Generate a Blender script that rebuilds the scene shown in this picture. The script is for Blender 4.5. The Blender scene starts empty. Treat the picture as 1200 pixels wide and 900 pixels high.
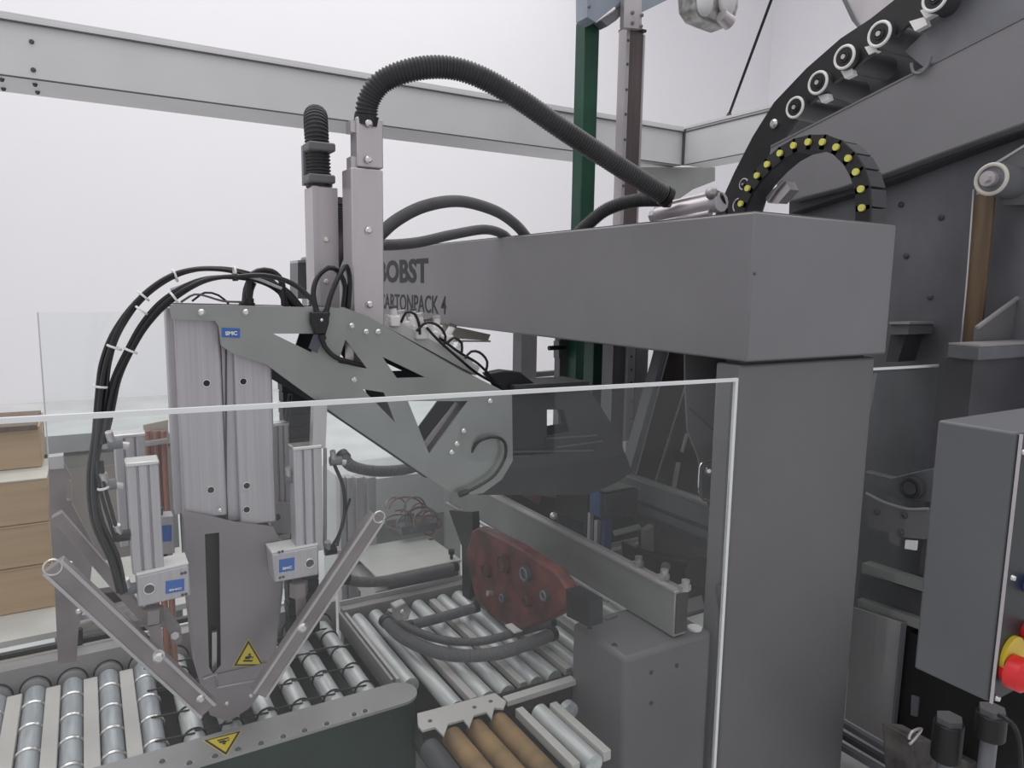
import bpy, bmesh, math, random
from mathutils import Vector, Matrix
random.seed(7)
C = bpy.context.scene.collection
SC = bpy.context.scene
# ------------------------------------------------------------ camera
# world: X runs along the conveyor (to the right and away), Y runs across it (away and left), Z up, metres
F_PX = 840.0
YAW, PITCH, ROLL = math.radians(-30.8), math.radians(7.75), math.radians(0.85)
CAMZ = 1.72
fw = Vector((math.sin(-YAW) * math.cos(PITCH), math.cos(YAW) * math.cos(PITCH), -math.sin(PITCH)))
rt0 = Vector((math.cos(YAW), math.sin(YAW), 0)); up0 = rt0.cross(fw)
rt = rt0 * math.cos(ROLL) + up0 * math.sin(ROLL); up = rt.cross(fw)
cam = bpy.data.objects.new('camera', bpy.data.cameras.new('camera')); C.objects.link(cam)
cam.matrix_world = Matrix(((rt.x, up.x, -fw.x, 0), (rt.y, up.y, -fw.y, 0), (rt.z, up.z, -fw.z, CAMZ), (0, 0, 0, 1)))
cam.data.sensor_width = 36; cam.data.lens = 36 * F_PX / 1200; cam.data.clip_start = 0.05
SC.camera = cam
# ------------------------------------------------------------ light and exposure
w = bpy.data.worlds.new('world'); SC.world = w; w.use_nodes = True
w.node_tree.nodes['Background'].inputs[0].default_value = (0.93, 0.93, 0.97, 1)
w.node_tree.nodes['Background'].inputs[1].default_value = 0.62
def area(name, loc, size, power, rot=(0, 0, 0)):
    l = bpy.data.lights.new(name, 'AREA'); l.shape = 'RECTANGLE'; l.size, l.size_y = size; l.energy = power
    l.color = (1, .985, .98)
    o = bpy.data.objects.new(name, l); o.location = loc; o.rotation_euler = rot; C.objects.link(o)
area('overhead_fill', (2.0, 5.5, 8.5), (13, 12), 620)  # added unseen overhead panel that evens the light on the walls
SC.view_settings.view_transform = 'Standard'; SC.view_settings.look = 'None'
SC.view_settings.gamma = 1; SC.view_settings.use_curve_mapping = False
SC.view_settings.exposure = 0.19
# ------------------------------------------------------------ helpers
def W(px, py, X=None, Y=None, Z=None):
    d = fw + rt * ((px - 600) / F_PX) + up * ((450 - py) / F_PX)
    if X is not None: t = X / d.x
    elif Y is not None: t = Y / d.y
    else: t = (Z - CAMZ) / d.z
    return Vector((d.x * t, d.y * t, CAMZ + d.z * t))
def XZ(X, Y, px=None): pass
class MB:
    def __init__(s): s.b = bmesh.new()
    def box(s, x0, x1, y0, y1, z0, z1):
        x0, x1 = sorted((x0, x1)); y0, y1 = sorted((y0, y1)); z0, z1 = sorted((z0, z1))
        M = Matrix.LocRotScale(((x0 + x1) / 2, (y0 + y1) / 2, (z0 + z1) / 2), None, (x1 - x0, y1 - y0, z1 - z0))
        bmesh.ops.create_cube(s.b, size=1, matrix=M); return s
    def bar(s, p0, p1, wd, th, upv=(0, 0, 1)):       # rectangular bar from p0 to p1; wd along cross(dir, up), th along the third axis
        p0, p1 = Vector(p0), Vector(p1); d = (p1 - p0).normalized(); u = Vector(upv)
        a = d.cross(u).normalized(); c = a.cross(d)
        M = Matrix(((a.x, d.x, c.x, 0), (a.y, d.y, c.y, 0), (a.z, d.z, c.z, 0), (0, 0, 0, 1)))
        M = Matrix.Translation((p0 + p1) / 2) @ M @ Matrix.Diagonal((wd, (p1 - p0).length, th, 1))
        bmesh.ops.create_cube(s.b, size=1, matrix=M); return s
    def prism(s, pts, vec, holes=()):
        b = s.b; vec = Vector(vec); es = []
        for loop in [pts] + list(holes):
            vs = [b.verts.new(Vector(p)) for p in loop]
            es += [b.edges.new((vs[i], vs[(i + 1) % len(vs)])) for i in range(len(vs))]
        n = (Vector(pts[1]) - Vector(pts[0])).cross(Vector(pts[2]) - Vector(pts[1]))
        if holes:
            r = bmesh.ops.triangle_fill(b, use_beauty=True, use_dissolve=False, edges=es)
            fs = [g for g in r['geom'] if isinstance(g, bmesh.types.BMFace)]
        else:
            r = bmesh.ops.contextual_create(b, geom=es); fs = r['faces']
        r = bmesh.ops.extrude_face_region(b, geom=fs)
        for v in [g for g in r['geom'] if isinstance(g, bmesh.types.BMVert)]: v.co += vec
        return s
    def cyl(s, p0, p1, r, seg=20, r2=None):
        p0, p1 = Vector(p0), Vector(p1); d = p1 - p0
        M = Matrix.Translation((p0 + p1) / 2) @ d.to_track_quat('Z', 'Y').to_matrix().to_4x4()
        bmesh.ops.create_cone(s.b, cap_ends=True, segments=seg, radius1=r, radius2=r if r2 is None else r2, depth=d.length, matrix=M); return s
    def ball(s, c, r, sx=1, sy=1, sz=1):
        M = Matrix.LocRotScale(Vector(c), None, Vector((sx, sy, sz)))
        bmesh.ops.create_uvsphere(s.b, u_segments=16, v_segments=8, radius=r, matrix=M); return s
    def ring(s, c, axis, R, r, seg=28, rs=8):
        c = Vector(c); q = Vector(axis).to_track_quat('Z', 'Y'); g = []
        for i in range(seg):
            a = 2 * math.pi * i / seg; row = []
            for j in range(rs):
                t = 2 * math.pi * j / rs
                row.append(s.b.verts.new(c + q @ Vector(((R + r * math.cos(t)) * math.cos(a), (R + r * math.cos(t)) * math.sin(a), r * math.sin(t)))))
            g.append(row)
        for i in range(seg):
            for j in range(rs):
                s.b.faces.new((g[i][j], g[(i + 1) % seg][j], g[(i + 1) % seg][(j + 1) % rs], g[i][(j + 1) % rs]))
        return s
    def tube(s, pts, r, seg=10, rib=0, depth=.12, smooth=True, step=.012):
        P = curve(pts, step if not rib else rib / 4) if smooth else [Vector(p) for p in pts]
        n = len(P); prev = None; rows = []
        ref = Vector((0, 0, 1))
        for i in range(n):
            t = (P[min(i + 1, n - 1)] - P[max(i - 1, 0)]).normalized()
            if prev is None:
                a = t.cross(ref)
                if a.length < .1: a = t.cross(Vector((0, 1, 0)))
                a.normalize()
            else:
                a = (prev - t * prev.dot(t)).normalized()
            prev = a; c = t.cross(a)
            rr = r
            if rib: rr = r * (1 if i % 4 in (0, 1) else 1 - depth)
            rows.append([s.b.verts.new(P[i] + (a * math.cos(2 * math.pi * k / seg) + c * math.sin(2 * math.pi * k / seg)) * rr) for k in range(seg)])
        for i in range(n - 1):
            for k in range(seg):
                s.b.faces.new((rows[i][k], rows[i + 1][k], rows[i + 1][(k + 1) % seg], rows[i][(k + 1) % seg]))
        s.b.faces.new(rows[0]); s.b.faces.new(rows[-1][::-1]); return s
def curve(pts, step):
    pts = [Vector(p) for p in pts]; out = []
    Q = [pts[0] * 2 - pts[1]] + pts + [pts[-1] * 2 - pts[-2]]
    for i in range(1, len(Q) - 2):
        p0, p1, p2, p3 = Q[i - 1:i + 3]
        n = max(2, int((p2 - p1).length / step))
        for k in range(n):
            t = k / n
            out.append(.5 * ((2 * p1) + (p2 - p0) * t + (2 * p0 - 5 * p1 + 4 * p2 - p3) * t * t + (3 * p1 - p0 - 3 * p2 + p3) * t ** 3))
    out.append(pts[-1]); return out
def PP(lst): return [W(a, b, Y=y) for a, b, y in lst]
def setp(o, label=None, cat=None, group=None, kind=None):
    if label: o['label'] = label
    if cat: o['category'] = cat
    if group: o['group'] = group
    if kind: o['kind'] = kind
    return o
def thing(name, label, cat, loc=(0, 0, 0), group=None):
    o = bpy.data.objects.new(name, None); o.empty_display_size = .05; o.location = loc; C.objects.link(o)
    WL[o.name] = Vector(loc)
    return setp(o, label, cat, group)
WL = {}
def part(name, mb, m, parent=None, bevel=0, label=None, kind=None, smooth=38):
    me = bpy.data.meshes.new(name); b = mb.b
    off = WL[parent.name] if parent else Vector((0, 0, 0))
    bmesh.ops.recalc_face_normals(b, faces=b.faces[:])
    if parent is None:                                  # origin at the base of a lone mesh
        xs = [v.co for v in b.verts]
        off = Vector((sum(v.x for v in xs) / len(xs), sum(v.y for v in xs) / len(xs), min(v.z for v in xs)))
    for v in b.verts: v.co -= off
    for f in b.faces: f.smooth = True
    lim = math.radians(smooth)
    for e in b.edges:
        e.smooth = len(e.link_faces) == 2 and e.calc_face_angle(9) < lim
    b.to_mesh(me); b.free(); me.materials.append(m)
    o = bpy.data.objects.new(name, me); C.objects.link(o)
    if parent: o.parent = parent
    else: o.location = off
    WL[o.name] = off
    if bevel:
        md = o.modifiers.new('bevel', 'BEVEL'); md.width = bevel; md.segments = 2; md.limit_method = 'ANGLE'; md.angle_limit = math.radians(40)
    return setp(o, label, kind=kind)
def solo(name, mb, m, label, cat, group=None, bevel=0, kind=None):
    o = part(name, mb, m, None, bevel); return setp(o, label, cat, group, kind)
def copy_tree(o, parent=None, dloc=None):
    c = o.copy(); C.objects.link(c)
    if parent: c.parent = parent
    if dloc is not None: c.location = o.location + Vector(dloc)
    WL[c.name] = WL.get(o.name, Vector()) + (Vector(dloc) if dloc is not None else Vector())
    for ch in list(o.children): copy_tree(ch, c)
    return c
def inst(src, parent, dloc):                            # another part like src, moved by dloc
    c = src.copy(); C.objects.link(c); c.parent = parent; c.location = src.location + Vector(dloc)
    for ch in list(src.children):
        d = ch.copy(); C.objects.link(d); d.parent = c
    return c
# ------------------------------------------------------------ materials
def mat(name, col, rough=.5, metal=0, var=.06, scale=6, bump=0, stretch=(1, 1, 1), spec=.5, col2=None, detail=4):
    m = bpy.data.materials.new(name); m.use_nodes = True; nt = m.node_tree; N = nt.nodes; L = nt.links
    p = N['Principled BSDF']; p.inputs['Roughness'].default_value = rough; p.inputs['Metallic'].default_value = metal
    p.inputs['Specular IOR Level'].default_value = spec
    tc = N.new('ShaderNodeTexCoord'); mp = N.new('ShaderNodeMapping'); mp.inputs['Scale'].default_value = stretch
    nz = N.new('ShaderNodeTexNoise'); nz.inputs['Scale'].default_value = scale; nz.inputs['Detail'].default_value = detail
    L.new(tc.outputs['Object'], mp.inputs[0]); L.new(mp.outputs[0], nz.inputs[0])
    r = N.new('ShaderNodeValToRGB')
    c2 = col2 or tuple(min(1, c * (1 + var * 2)) for c in col); c1 = tuple(c * (1 - var * 2) for c in col) if not col2 else col
    r.color_ramp.elements[0].color = (*c1, 1); r.color_ramp.elements[1].color = (*c2, 1)
    r.color_ramp.elements[0].position = .3; r.color_ramp.elements[1].position = .7
    L.new(nz.outputs[0], r.inputs[0]); L.new(r.outputs[0], p.inputs['Base Color'])
    if bump:
        bp = N.new('ShaderNodeBump'); bp.inputs['Strength'].default_value = bump; bp.inputs['Distance'].default_value = .002
        L.new(nz.outputs[0], bp.inputs['Height']); L.new(bp.outputs[0], p.inputs['Normal'])
    return m
def s2l(r, g, b):
    f = lambda c: (c / 255 / 12.92) if c < 11 else ((c / 255 + .055) / 1.055) ** 2.4
    return (f(r), f(g), f(b))
def glass(name, tint, haze=.05):
    m = bpy.data.materials.new(name); m.use_nodes = True; nt = m.node_tree; N = nt.nodes; L = nt.links
    N.remove(N['Principled BSDF']); out = N['Material Output']
    tr = N.new('ShaderNodeBsdfTransparent'); tr.inputs[0].default_value = (*tint, 1)
    gl = N.new('ShaderNodeBsdfGlossy'); gl.inputs['Roughness'].default_value = .02; gl.inputs[0].default_value = (1, 1, 1, 1)
    df = N.new('ShaderNodeBsdfDiffuse'); df.inputs[0].default_value = (.8, .8, .8, 1)
    fr0 = N.new('ShaderNodeFresnel'); fr0.inputs[0].default_value = 1.4
    ge = N.new('ShaderNodeNewGeometry'); iv = N.new('ShaderNodeMath'); iv.operation = 'SUBTRACT'; iv.inputs[0].default_value = 1
    L.new(ge.outputs['Backfacing'], iv.inputs[1])
    fr = N.new('ShaderNodeMath'); fr.operation = 'MULTIPLY'; L.new(fr0.outputs[0], fr.inputs[0]); L.new(iv.outputs[0], fr.inputs[1])
    nz = N.new('ShaderNodeTexNoise'); nz.inputs['Scale'].default_value = 2.5
    mm = N.new('ShaderNodeMath'); mm.operation = 'MULTIPLY'; mm.inputs[1].default_value = haze * 2
    L.new(nz.outputs[0], mm.inputs[0])
    m1 = N.new('ShaderNodeMixShader'); m2 = N.new('ShaderNodeMixShader')
    L.new(mm.outputs[0], m1.inputs[0]); L.new(tr.outputs[0], m1.inputs[1]); L.new(df.outputs[0], m1.inputs[2])
    L.new(fr.outputs[0], m2.inputs[0]); L.new(m1.outputs[0], m2.inputs[1]); L.new(gl.outputs[0], m2.inputs[2])
    L.new(m2.outputs[0], out.inputs[0]); return m
def drum(name, base, mark, sc=(60, 7, 60)):            # roller with scuffed bands
    return mat(name, base, .38, .35, col2=mark, scale=1, stretch=sc, bump=.1)
M_WALL = mat('white_wall', s2l(232, 230, 233), .9, var=.003, scale=1.2)
M_FLOOR = mat('grey_floor', s2l(196, 197, 196), .8, var=.05, scale=2)
M_HOOD = mat('grey_enamel', s2l(124, 122, 125), .42, var=.025, scale=3, bump=.02)
M_COL = mat('column_enamel', s2l(112, 110, 112), .45, var=.025, scale=3, bump=.02)
M_COVER = mat('cover_enamel', s2l(98, 95, 98), .5, var=.04, scale=4)
M_DARKP = mat('dark_grey_paint', s2l(70, 70, 74), .5, var=.12, scale=4)
M_SIDE = mat('side_sheet', s2l(112, 113, 118), .4, .15, var=.15, scale=3.5, stretch=(1, 1, .5))
M_BEAMW = mat('pale_anodised', s2l(218, 217, 218), .5, .1, var=.02, scale=3)
M_SEAM = mat('seam_dark', s2l(90, 88, 90), .7)
M_ALU = mat('anodised_aluminium', s2l(188, 182, 187), .38, .25, var=.04, scale=1, stretch=(140, 140, 1.5))
M_PLATE = mat('galvanised_plate', s2l(150, 151, 149), .38, .4, var=.05, scale=5)
M_PLATED = mat('dark_plate', s2l(74, 76, 80), .45, .3, var=.12, scale=5)
M_STEEL = mat('brushed_steel', s2l(196, 190, 192), .35, .6, var=.05, scale=1, stretch=(6, 6, 1.5))
M_FOOT = mat('grey_steel_sheet', s2l(150, 142, 147), .38, .3, var=.08, scale=3)
M_ARM = mat('arm_steel', s2l(144, 134, 136), .4, .35, var=.1, scale=9)
M_BOLT = mat('bright_bolt', s2l(225, 222, 220), .25, .8, var=.04)
M_BLACK = mat('black_plastic', s2l(28, 28, 30), .45, var=.2)
M_RUB = mat('black_cable', s2l(24, 24, 26), .38, var=.1)
M_HOSE = mat('corrugated_hose', s2l(56, 55, 57), .48, var=.1)
M_HOSEG = mat('grey_hose', s2l(105, 104, 106), .5, var=.06)
M_GREEN = mat('dark_green_paint', s2l(22, 70, 52), .45, var=.12, scale=6)
M_GREEND = mat('deep_green_paint', s2l(22, 46, 38), .5, var=.12, scale=6)
M_RED = mat('red_mushroom', s2l(220, 40, 42), .4, var=.03)
M_MOTOR = mat('reflected_red_casting', s2l(98, 48, 46), .5, .1, var=.3, scale=14, bump=.3)  # red guard-sheet reflection painted into the colour of a dark casting
M_YEL = mat('yellow_plastic', s2l(222, 196, 60), .45, var=.03)
M_DOT = mat('pale_yellow_pin', s2l(222, 216, 110), .4, var=.05)
M_BLUE = mat('blue_label', s2l(62, 104, 178), .5, var=.05)
M_BLUEP = mat('blue_steel', s2l(72, 92, 140), .4, .2, var=.15)
M_WHITE = mat('white_plastic', s2l(235, 232, 230), .45, var=.02)
M_BEIGE = mat('beige_cover', s2l(200, 198, 194), .5, var=.04)
M_CARD = mat('cardboard', s2l(190, 162, 130), .85, var=.05, scale=1, stretch=(3, 3, 40), bump=.1)
M_CARDL = mat('cardboard_light', s2l(205, 200, 190), .85, var=.04)
M_ROLL = drum('zinc_roller', s2l(164, 169, 176), s2l(200, 205, 209))
M_ROLLW = drum('worn_zinc_roller', s2l(192, 195, 197), s2l(228, 228, 226))
M_SLAT = mat('pale_slat', s2l(196, 192, 188), .5, .15, var=.06, scale=3)
M_TAN = mat('tan_sleeve', s2l(140, 112, 76), .6, var=.22, scale=1, stretch=(2, 9, 2))
M_FRAME = mat('conveyor_frame', s2l(160, 157, 158), .45, .25, var=.05, scale=4)
M_BROWN = mat('worn_brown_strip', s2l(104, 86, 68), .55, .1, var=.14, scale=1, stretch=(30, 30, 3))
M_BRN2 = mat('dark_bronze_plate', s2l(58, 50, 48), .42, .3, var=.25, scale=1, stretch=(10, 10, 2))
M_GLASS = glass('clear_polycarbonate', (.97, .985, .98), .018)
M_GEDGE = mat('polished_sheet_edge', s2l(236, 238, 238), .3, var=.02)
M_INK = mat('black_print', s2l(38, 36, 38), .6, var=.02)
M_CHROME = mat('chrome', s2l(225, 225, 225), .15, .95, var=.01)
M_FOIL = mat('crumpled_metal', s2l(170, 168, 166), .3, .5, var=.25, scale=20, bump=.6)
def bolt(parent, c, axis, r=.008, h=.006, m=None, name='bolt'):
    c = Vector(c); a = Vector(axis).normalized()
    mb = MB().cyl(c, c + a * h * .5, r, 14).cyl(c + a * h * .5, c + a * h, r * .95, 14, r * .6)
    mb.cyl(c + a * h * .98, c + a * (h + .0006), r * .3, 6)
    return part(name, mb, m or M_BOLT, parent)
# ============================================================ SETTING
def struct(name, mb, m): return part(name, mb, m, None, kind='structure')
struct('floor', MB().box(-9, 14, -3, 12, -.1, 0), M_FLOOR)
struct('wall_back', MB().box(-9, 14, 12, 12.2, 0, 9), M_WALL)
struct('wall_right', MB().box(14, 14.2, -3, 12.2, 0, 9), M_WALL)
YV, XV, ZV = Vector((0, 1, 0)), Vector((1, 0, 0)), Vector((0, 0, 1))
def ply(pl, Y): return [W(a, b, Y=Y) for a, b in pl]
def plx(pl, X): return [W(a, b, X=X) for a, b in pl]
def plz(pl, Z): return [W(a, b, Z=Z) for a, b in pl]
# ============================================================ HOOD AND COLUMN
HX0, HX1, HY0, HY1 = 1.56, 2.205, 1.358, 6.05
zt, zb = W(885, 248, Y=HY0).z, W(880, 424, Y=HY0).z
hd = thing('gantry_hood', 'long dark grey sheet-metal gantry hood carrying black lettering, resting on the grey column', 'machine cover', (HX0, HY0, zb))
part('cover', MB().box(HX0, HX1, HY0, HY1, zb, zt), M_HOOD, hd, bevel=.006)
part('top_flange', MB().box(HX0 + .012, HX1 - .012, HY0 + .012, HY1, zt, zt + .004), M_SEAM, hd)
part('cap_screw', MB().cyl(W(884, 321, Y=HY0), W(884, 321, Y=HY0) + Vector((0, -.003, 0)), .004, 10), M_SEAM, hd)
def text(body, X, Y, Z, h, length, parent, bold=0.0, name='lettering', axis='x', m=None, th=.0015):
    cu = bpy.data.curves.new(name, 'FONT'); cu.body = body; cu.size = 1; cu.offset = bold; cu.resolution_u = 3; cu.extrude = .01
    t = bpy.data.objects.new('tmp', cu); C.objects.link(t)
    dg = bpy.context.evaluated_depsgraph_get(); me = bpy.data.meshes.new_from_object(t.evaluated_get(dg)); bpy.data.objects.remove(t)
    xs = [v.co.x for v in me.vertices]; ys = [v.co.y for v in me.vertices]
    x0, x1, y0, y1 = min(xs), max(xs), min(ys), max(ys)
    off = WL[parent.name]
    for v in me.vertices:
        u = (v.co.x - x0) / (x1 - x0) * length; q = (v.co.y - y0) / (y1 - y0) * h; z = (v.co.z + .01) / .02 * th
        v.co = (Vector((X - z, Y - u, Z + q)) if axis == 'x' else Vector((X + u, Y - z, Z + q))) - off
    me.name = name; me.materials.append(m or M_INK)
    o = bpy.data.objects.new(name, me); C.objects.link(o); o.parent = parent; return o
tl = W(443.5, 318, X=HX0).y
r1 = W(502, 302, X=HX0); r1b = W(502, 332, X=HX0)
text('BOBST', HX0, tl, r1b.z, r1.z - r1b.z, tl - r1.y, hd, .035)
r2 = W(523, 347, X=HX0); r2b = W(523, 369, X=HX0)
text('CARTONPACK 4', HX0, tl - .02, r2b.z, r2.z - r2b.z, tl - .02 - r2.y, hd, .012)
CX0, CY0 = 1.572, 1.385
cl = thing('support_column', 'square dark grey machine column standing under the near end of the hood', 'column', (1.86, 1.46, 0))
part('post_body', MB().box(CX0, HX1 - .012, CY0, 1.48, 0, zb - .012), M_COL, cl, bevel=.008)
part('neck', MB().box(CX0 + .02, HX1 - .045, CY0 + .02, 1.46, zb - .014, zb), M_DARKP, cl)
part('seal_strip', MB().box(CX0 - .006, CX0, CY0 + .012, CY0 + .03, .3, zb - .06), M_SEAM, cl)
for (px, py) in ((1027, 502), (1000, 836)):
    p = W(px, py, Y=CY0 + .02); bolt(cl, (HX1 - .012, CY0 + .03, p.z), (1, -.2, 0), .012, .02)
# ============================================================ GUARD PANELS
GY = 1.322
gl = W(862, 445, Y=GY); gL = W(-60, 496.5, Y=GY)
zG = gl.z
gp = thing('guard_panel', 'large clear polycarbonate guard sheet with bright cut edge on the left of the grey column', 'guard panel', (gl.x - .5, GY, .35))
xl = -1.35; za = W(0, 493, Y=GY); zr = gl
slope = (zr.z - za.z) / (zr.x - za.x)
zl = za.z + slope * (xl - za.x)
part('pane', MB().prism([(xl, GY, .35), (zr.x, GY, .35), (zr.x, GY, zr.z - .004), (xl, GY, zl - .004)], (0, .006, 0)), M_GLASS, gp)
part('top_edge', MB().prism([(xl, GY - .001, zl - .005), (zr.x, GY - .001, zr.z - .005), (zr.x, GY - .001, zr.z + .004), (xl, GY - .001, zl + .004)], (0, .008, 0)), M_GEDGE, gp)
part('side_edge', MB().box(zr.x, zr.x + .010, GY - .001, GY + .007, .35, zr.z + .004), M_GEDGE, gp)
GY = 1.395
a, b = W(1031, 432, Y=GY), W(1150, 426, Y=GY)
gp = thing('guard_panel', 'short clear guard sheet between the grey column and the grey shelf box on the right', 'guard panel', ((a.x + b.x) / 2, GY, .35))
part('pane', MB().box(HX1 - .008, b.x, GY, GY + .006, .35, b.z - .004), M_GLASS, gp)
part('top_edge', MB().prism([(HX1 - .008, GY - .001, a.z - .004), (b.x, GY - .001, b.z - .004), (b.x, GY - .001, b.z + .004), (HX1 - .008, GY - .001, a.z + .004)], (0, .008, 0)), M_GEDGE, gp)
part('side_edge', MB().box(b.x, b.x + .01, GY - .001, GY + .007, .35, b.z + .004), M_GEDGE, gp)
a, b = W(45, 366, Y=2.75), W(215, 361, Y=2.75)
gp = thing('guard_panel', 'faint clear guard sheet standing behind the cable loop on the far side of the conveyor', 'guard panel', (a.x + .4, 2.75, .5))
part('pane', MB().box(a.x, 1.3, 2.75, 2.755, .5, a.z), M_GLASS, gp)
part('side_edge', MB().box(a.x - .004, a.x, 2.75, 2.755, .5, a.z), M_BEAMW, gp)
# ============================================================ OVERHEAD TRUNKING
BY = 3.5
zc0, zc1 = W(800, 152, Y=BY).z, W(800, 194, Y=BY).z
xc = W(800, 170, Y=BY).x
ob = thing('overhead_trunking', 'long pale aluminium trunking running overhead from the left edge to the corner joint', 'beam', (xc - 2, BY, zc1))
x0 = -2.2
part('channel', MB().box(x0, xc, BY, BY + .3, zc1, zc0), M_BEAMW, ob)
part('lid', MB().box(x0, xc, BY - .006, BY + .3, zc0 - .006, zc0 + .016).box(x0, xc, BY - .012, BY - .003, zc0 - .012, zc0 + .0), M_BEAMW, ob)
part('seam', MB().box(x0, xc - .01, BY - .0125, BY - .006, zc0 - .018, zc0 - .0122).box(x0, xc - .01, BY - .002, BY + .002, zc1 - .003, zc1 + .003), M_SEAM, ob)
for px, py in ((37, 49), (39, 82)): bolt(ob, W(px, py, Y=BY), (0, -1, 0), .009, .008, M_SEAM)
for px, py in ((2, 92), (4, 103), (41, 98), (44, 107)):
    p = W(px, py, Z=zc1); bolt(ob, p, (0, 0, -1), .009, .012, M_SEAM)
ob2 = thing('overhead_trunking', 'pale aluminium trunking crossing overhead from the corner joint towards the curved guide', 'beam', (xc, BY - 1, zc1))
part('channel', MB().box(xc + .004, xc + .2, .9, BY - .012, zc1, zc0), M_BEAMW, ob2)
part('lid', MB().box(xc - .004, xc + .2, .9, BY - .014, zc0 + .001, zc0 + .016), M_BEAMW, ob2)
part('seam', MB().box(xc - .001, xc + .0035, .9, BY - .014, zc0 - .018, zc0 - .012).box(xc + .001, xc + .006, .9, BY - .016, zc1 - .002, zc1 + .003), M_SEAM, ob2)
part('joint_strip', MB().box(xc - .006, xc + .006, BY - .018, BY - .002, zc1, zc0), M_SEAM, ob2)
# hanger plate under the corner
hp = thing('hanger_bracket', 'grey steel bracket below the trunking corner behind the long hose', 'bracket', (xc, BY, 2.2))
part('web', MB().prism(ply([(745, 196), (838, 196), (838, 212), (812, 222), (792, 236), (760, 236)], BY + .04), (0, .06, 0)), M_PLATE, hp)
part('post', MB().box(xc + .0, xc + .09, BY + .1, BY + .2, 0, zc1), M_BEAMW, hp)
# ============================================================ POSTS BEHIND THE HOOD
def post(px0, px1, pyt, Y, name, label, cat, m, d=.08, z0=0, group=None, top=None):
    a, b = W(px0, pyt, Y=Y), W(px1, pyt, Y=Y)
    return a.x, b.x, (top if top else a.z), thing(name, label, cat, ((a.x + b.x) / 2, Y + d / 2, z0), group)
x0, x1, zt_, t = post(686, 703, 22, 3.0, 'green_post', 'tall dark green square post rising behind the hood to the grey head bracket', 'post', M_GREEN)
part('tube', MB().box(x0, x1, 3.0, 3.08, 0, zt_), M_GREEN, t, bevel=.004)
part('base_plate', MB().box(x0 - .04, x1 + .04, 2.96, 3.12, 0, .012), M_GREEN, t)
x0, x1, zt_, t = post(696, 718, 405, 2.75, 'green_post', 'shorter dark green post seen only below the hood, right of the tall green one', 'post', M_GREEN, top=1.75)
part('tube', MB().box(x0, x1, 2.75, 2.83, 0, 1.72), M_GREEN, t, bevel=.004)
part('base_plate', MB().box(x0 - .04, x1 + .04, 2.71, 2.87, 0, .012), M_GREEN, t)
Yp = 2.95
a, b = W(733, 33, Y=Yp), W(756, 33, Y=Yp)
t = thing('lift_column', 'bronze and steel vertical slide column with bolted rail beside the tall green post', 'column', ((a.x + b.x) / 2, Yp, 0))
part('profile', MB().box(a.x + .022, b.x - .012, Yp, Yp + .07, 0, a.z), mat('bronze_profile', s2l(104, 92, 92), .4, .4, var=.08, scale=1, stretch=(60, 60, 2)), t)
part('guide_rail', MB().box(a.x, a.x + .02, Yp - .012, Yp + .05, .9, a.z), M_STEEL, t)
part('edge_strip', MB().box(b.x - .012, b.x, Yp - .004, Yp + .06, 0, a.z - .01), M_STEEL, t)
part('cap', MB().box(a.x + .012, b.x, Yp - .012, Yp + .07, a.z, a.z + .012), M_BLACK, t)
for py in (47, 75, 105, 134, 164, 218, 430, 455, 480, 510):
    p = W(734, py, Y=Yp - .012); bolt(t, (a.x + .01, Yp - .012, p.z), (0, -1, 0), .007, .006, M_SEAM)
hb = thing('head_bracket', 'grey-blue head arm bolted across the tops of the green post and slide column', 'bracket', W(735, 20, Y=Yp))
part('arm', MB().prism(ply([(688, 20), (688, -25), (800, -25), (782, 0), (745, 18), (732, -2), (698, 26)], Yp - .03), (0, .09, 0)), mat('blue_grey_paint', s2l(150, 158, 170), .4, .2), hb)
part('plate', MB().prism(ply([(732, -20), (752, -20), (752, 34), (731, 32)], Yp - .06), (0, .03, 0)), M_STEEL, hb)
part('gusset', MB().prism(ply([(698, 28), (732, 4), (732, 14), (722, 24), (712, 31), (705, 24)], Yp - .02), (0, .06, 0)), M_SIDE, hb)
for px, py in ((690, 8), (741, 15), (741, 27), (752, 18), (751, 31)): bolt(hb, W(px, py, Y=Yp - .06), (0, -1, 0), .009, .01, M_SIDE)
t = thing('frame_post', 'grey upright frame post seen below the hood, left of the green posts', 'post', W(620, 500, Y=3.6))
a, b = W(611, 420, Y=3.6), W(631, 420, Y=3.6)
part('tube', MB().box(a.x, (a.x + b.x) / 2, 3.6, 3.7, 0, 1.75), M_SIDE, t); part('channel', MB().box((a.x + b.x) / 2 + .001, b.x, 3.62, 3.7, 0, 1.75), M_COL, t)
t = thing('frame_post', 'thin grey post with a black lever, just left of the tall green post', 'post', W(661, 500, Y=3.1))
a, b = W(656, 420, Y=3.1), W(667, 420, Y=3.1)
part('tube', MB().box(a.x, b.x, 3.1, 3.15, 0, 1.72), M_COL, t)
part('lever', MB().cyl(W(643, 408, Y=3.08), W(662, 407, Y=3.08), .012, 12), M_BLACK, t)
part('clamp', MB().prism(ply([(655, 400), (680, 402), (680, 410), (655, 420)], 3.08), (0, .05, 0)), M_SIDE, t)
t = thing('frame_post', 'wide grey post between the green posts and the inclined plates', 'post', W(726, 500, Y=2.62))
a, b = W(718, 430, Y=2.62), W(735, 430, Y=2.62)
part('tube', MB().box(a.x, b.x, 2.62, 2.70, 0, 1.72), M_SIDE, t)
a, b = W(745, 430, Y=2.62), W(759, 430, Y=2.62)
part('side_channel', MB().box(a.x, b.x, 2.62, 2.70, 0, 1.72), M_COL, t)
lr = thing('vertical_slide', 'slim bright vertical linear rail with carriage beside the wide grey post', 'rail', W(740, 560, Y=2.58))
a, b = W(736, 430, Y=2.58), W(744, 430, Y=2.58)
z0 = W(740, 558, Y=2.58).z
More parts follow.
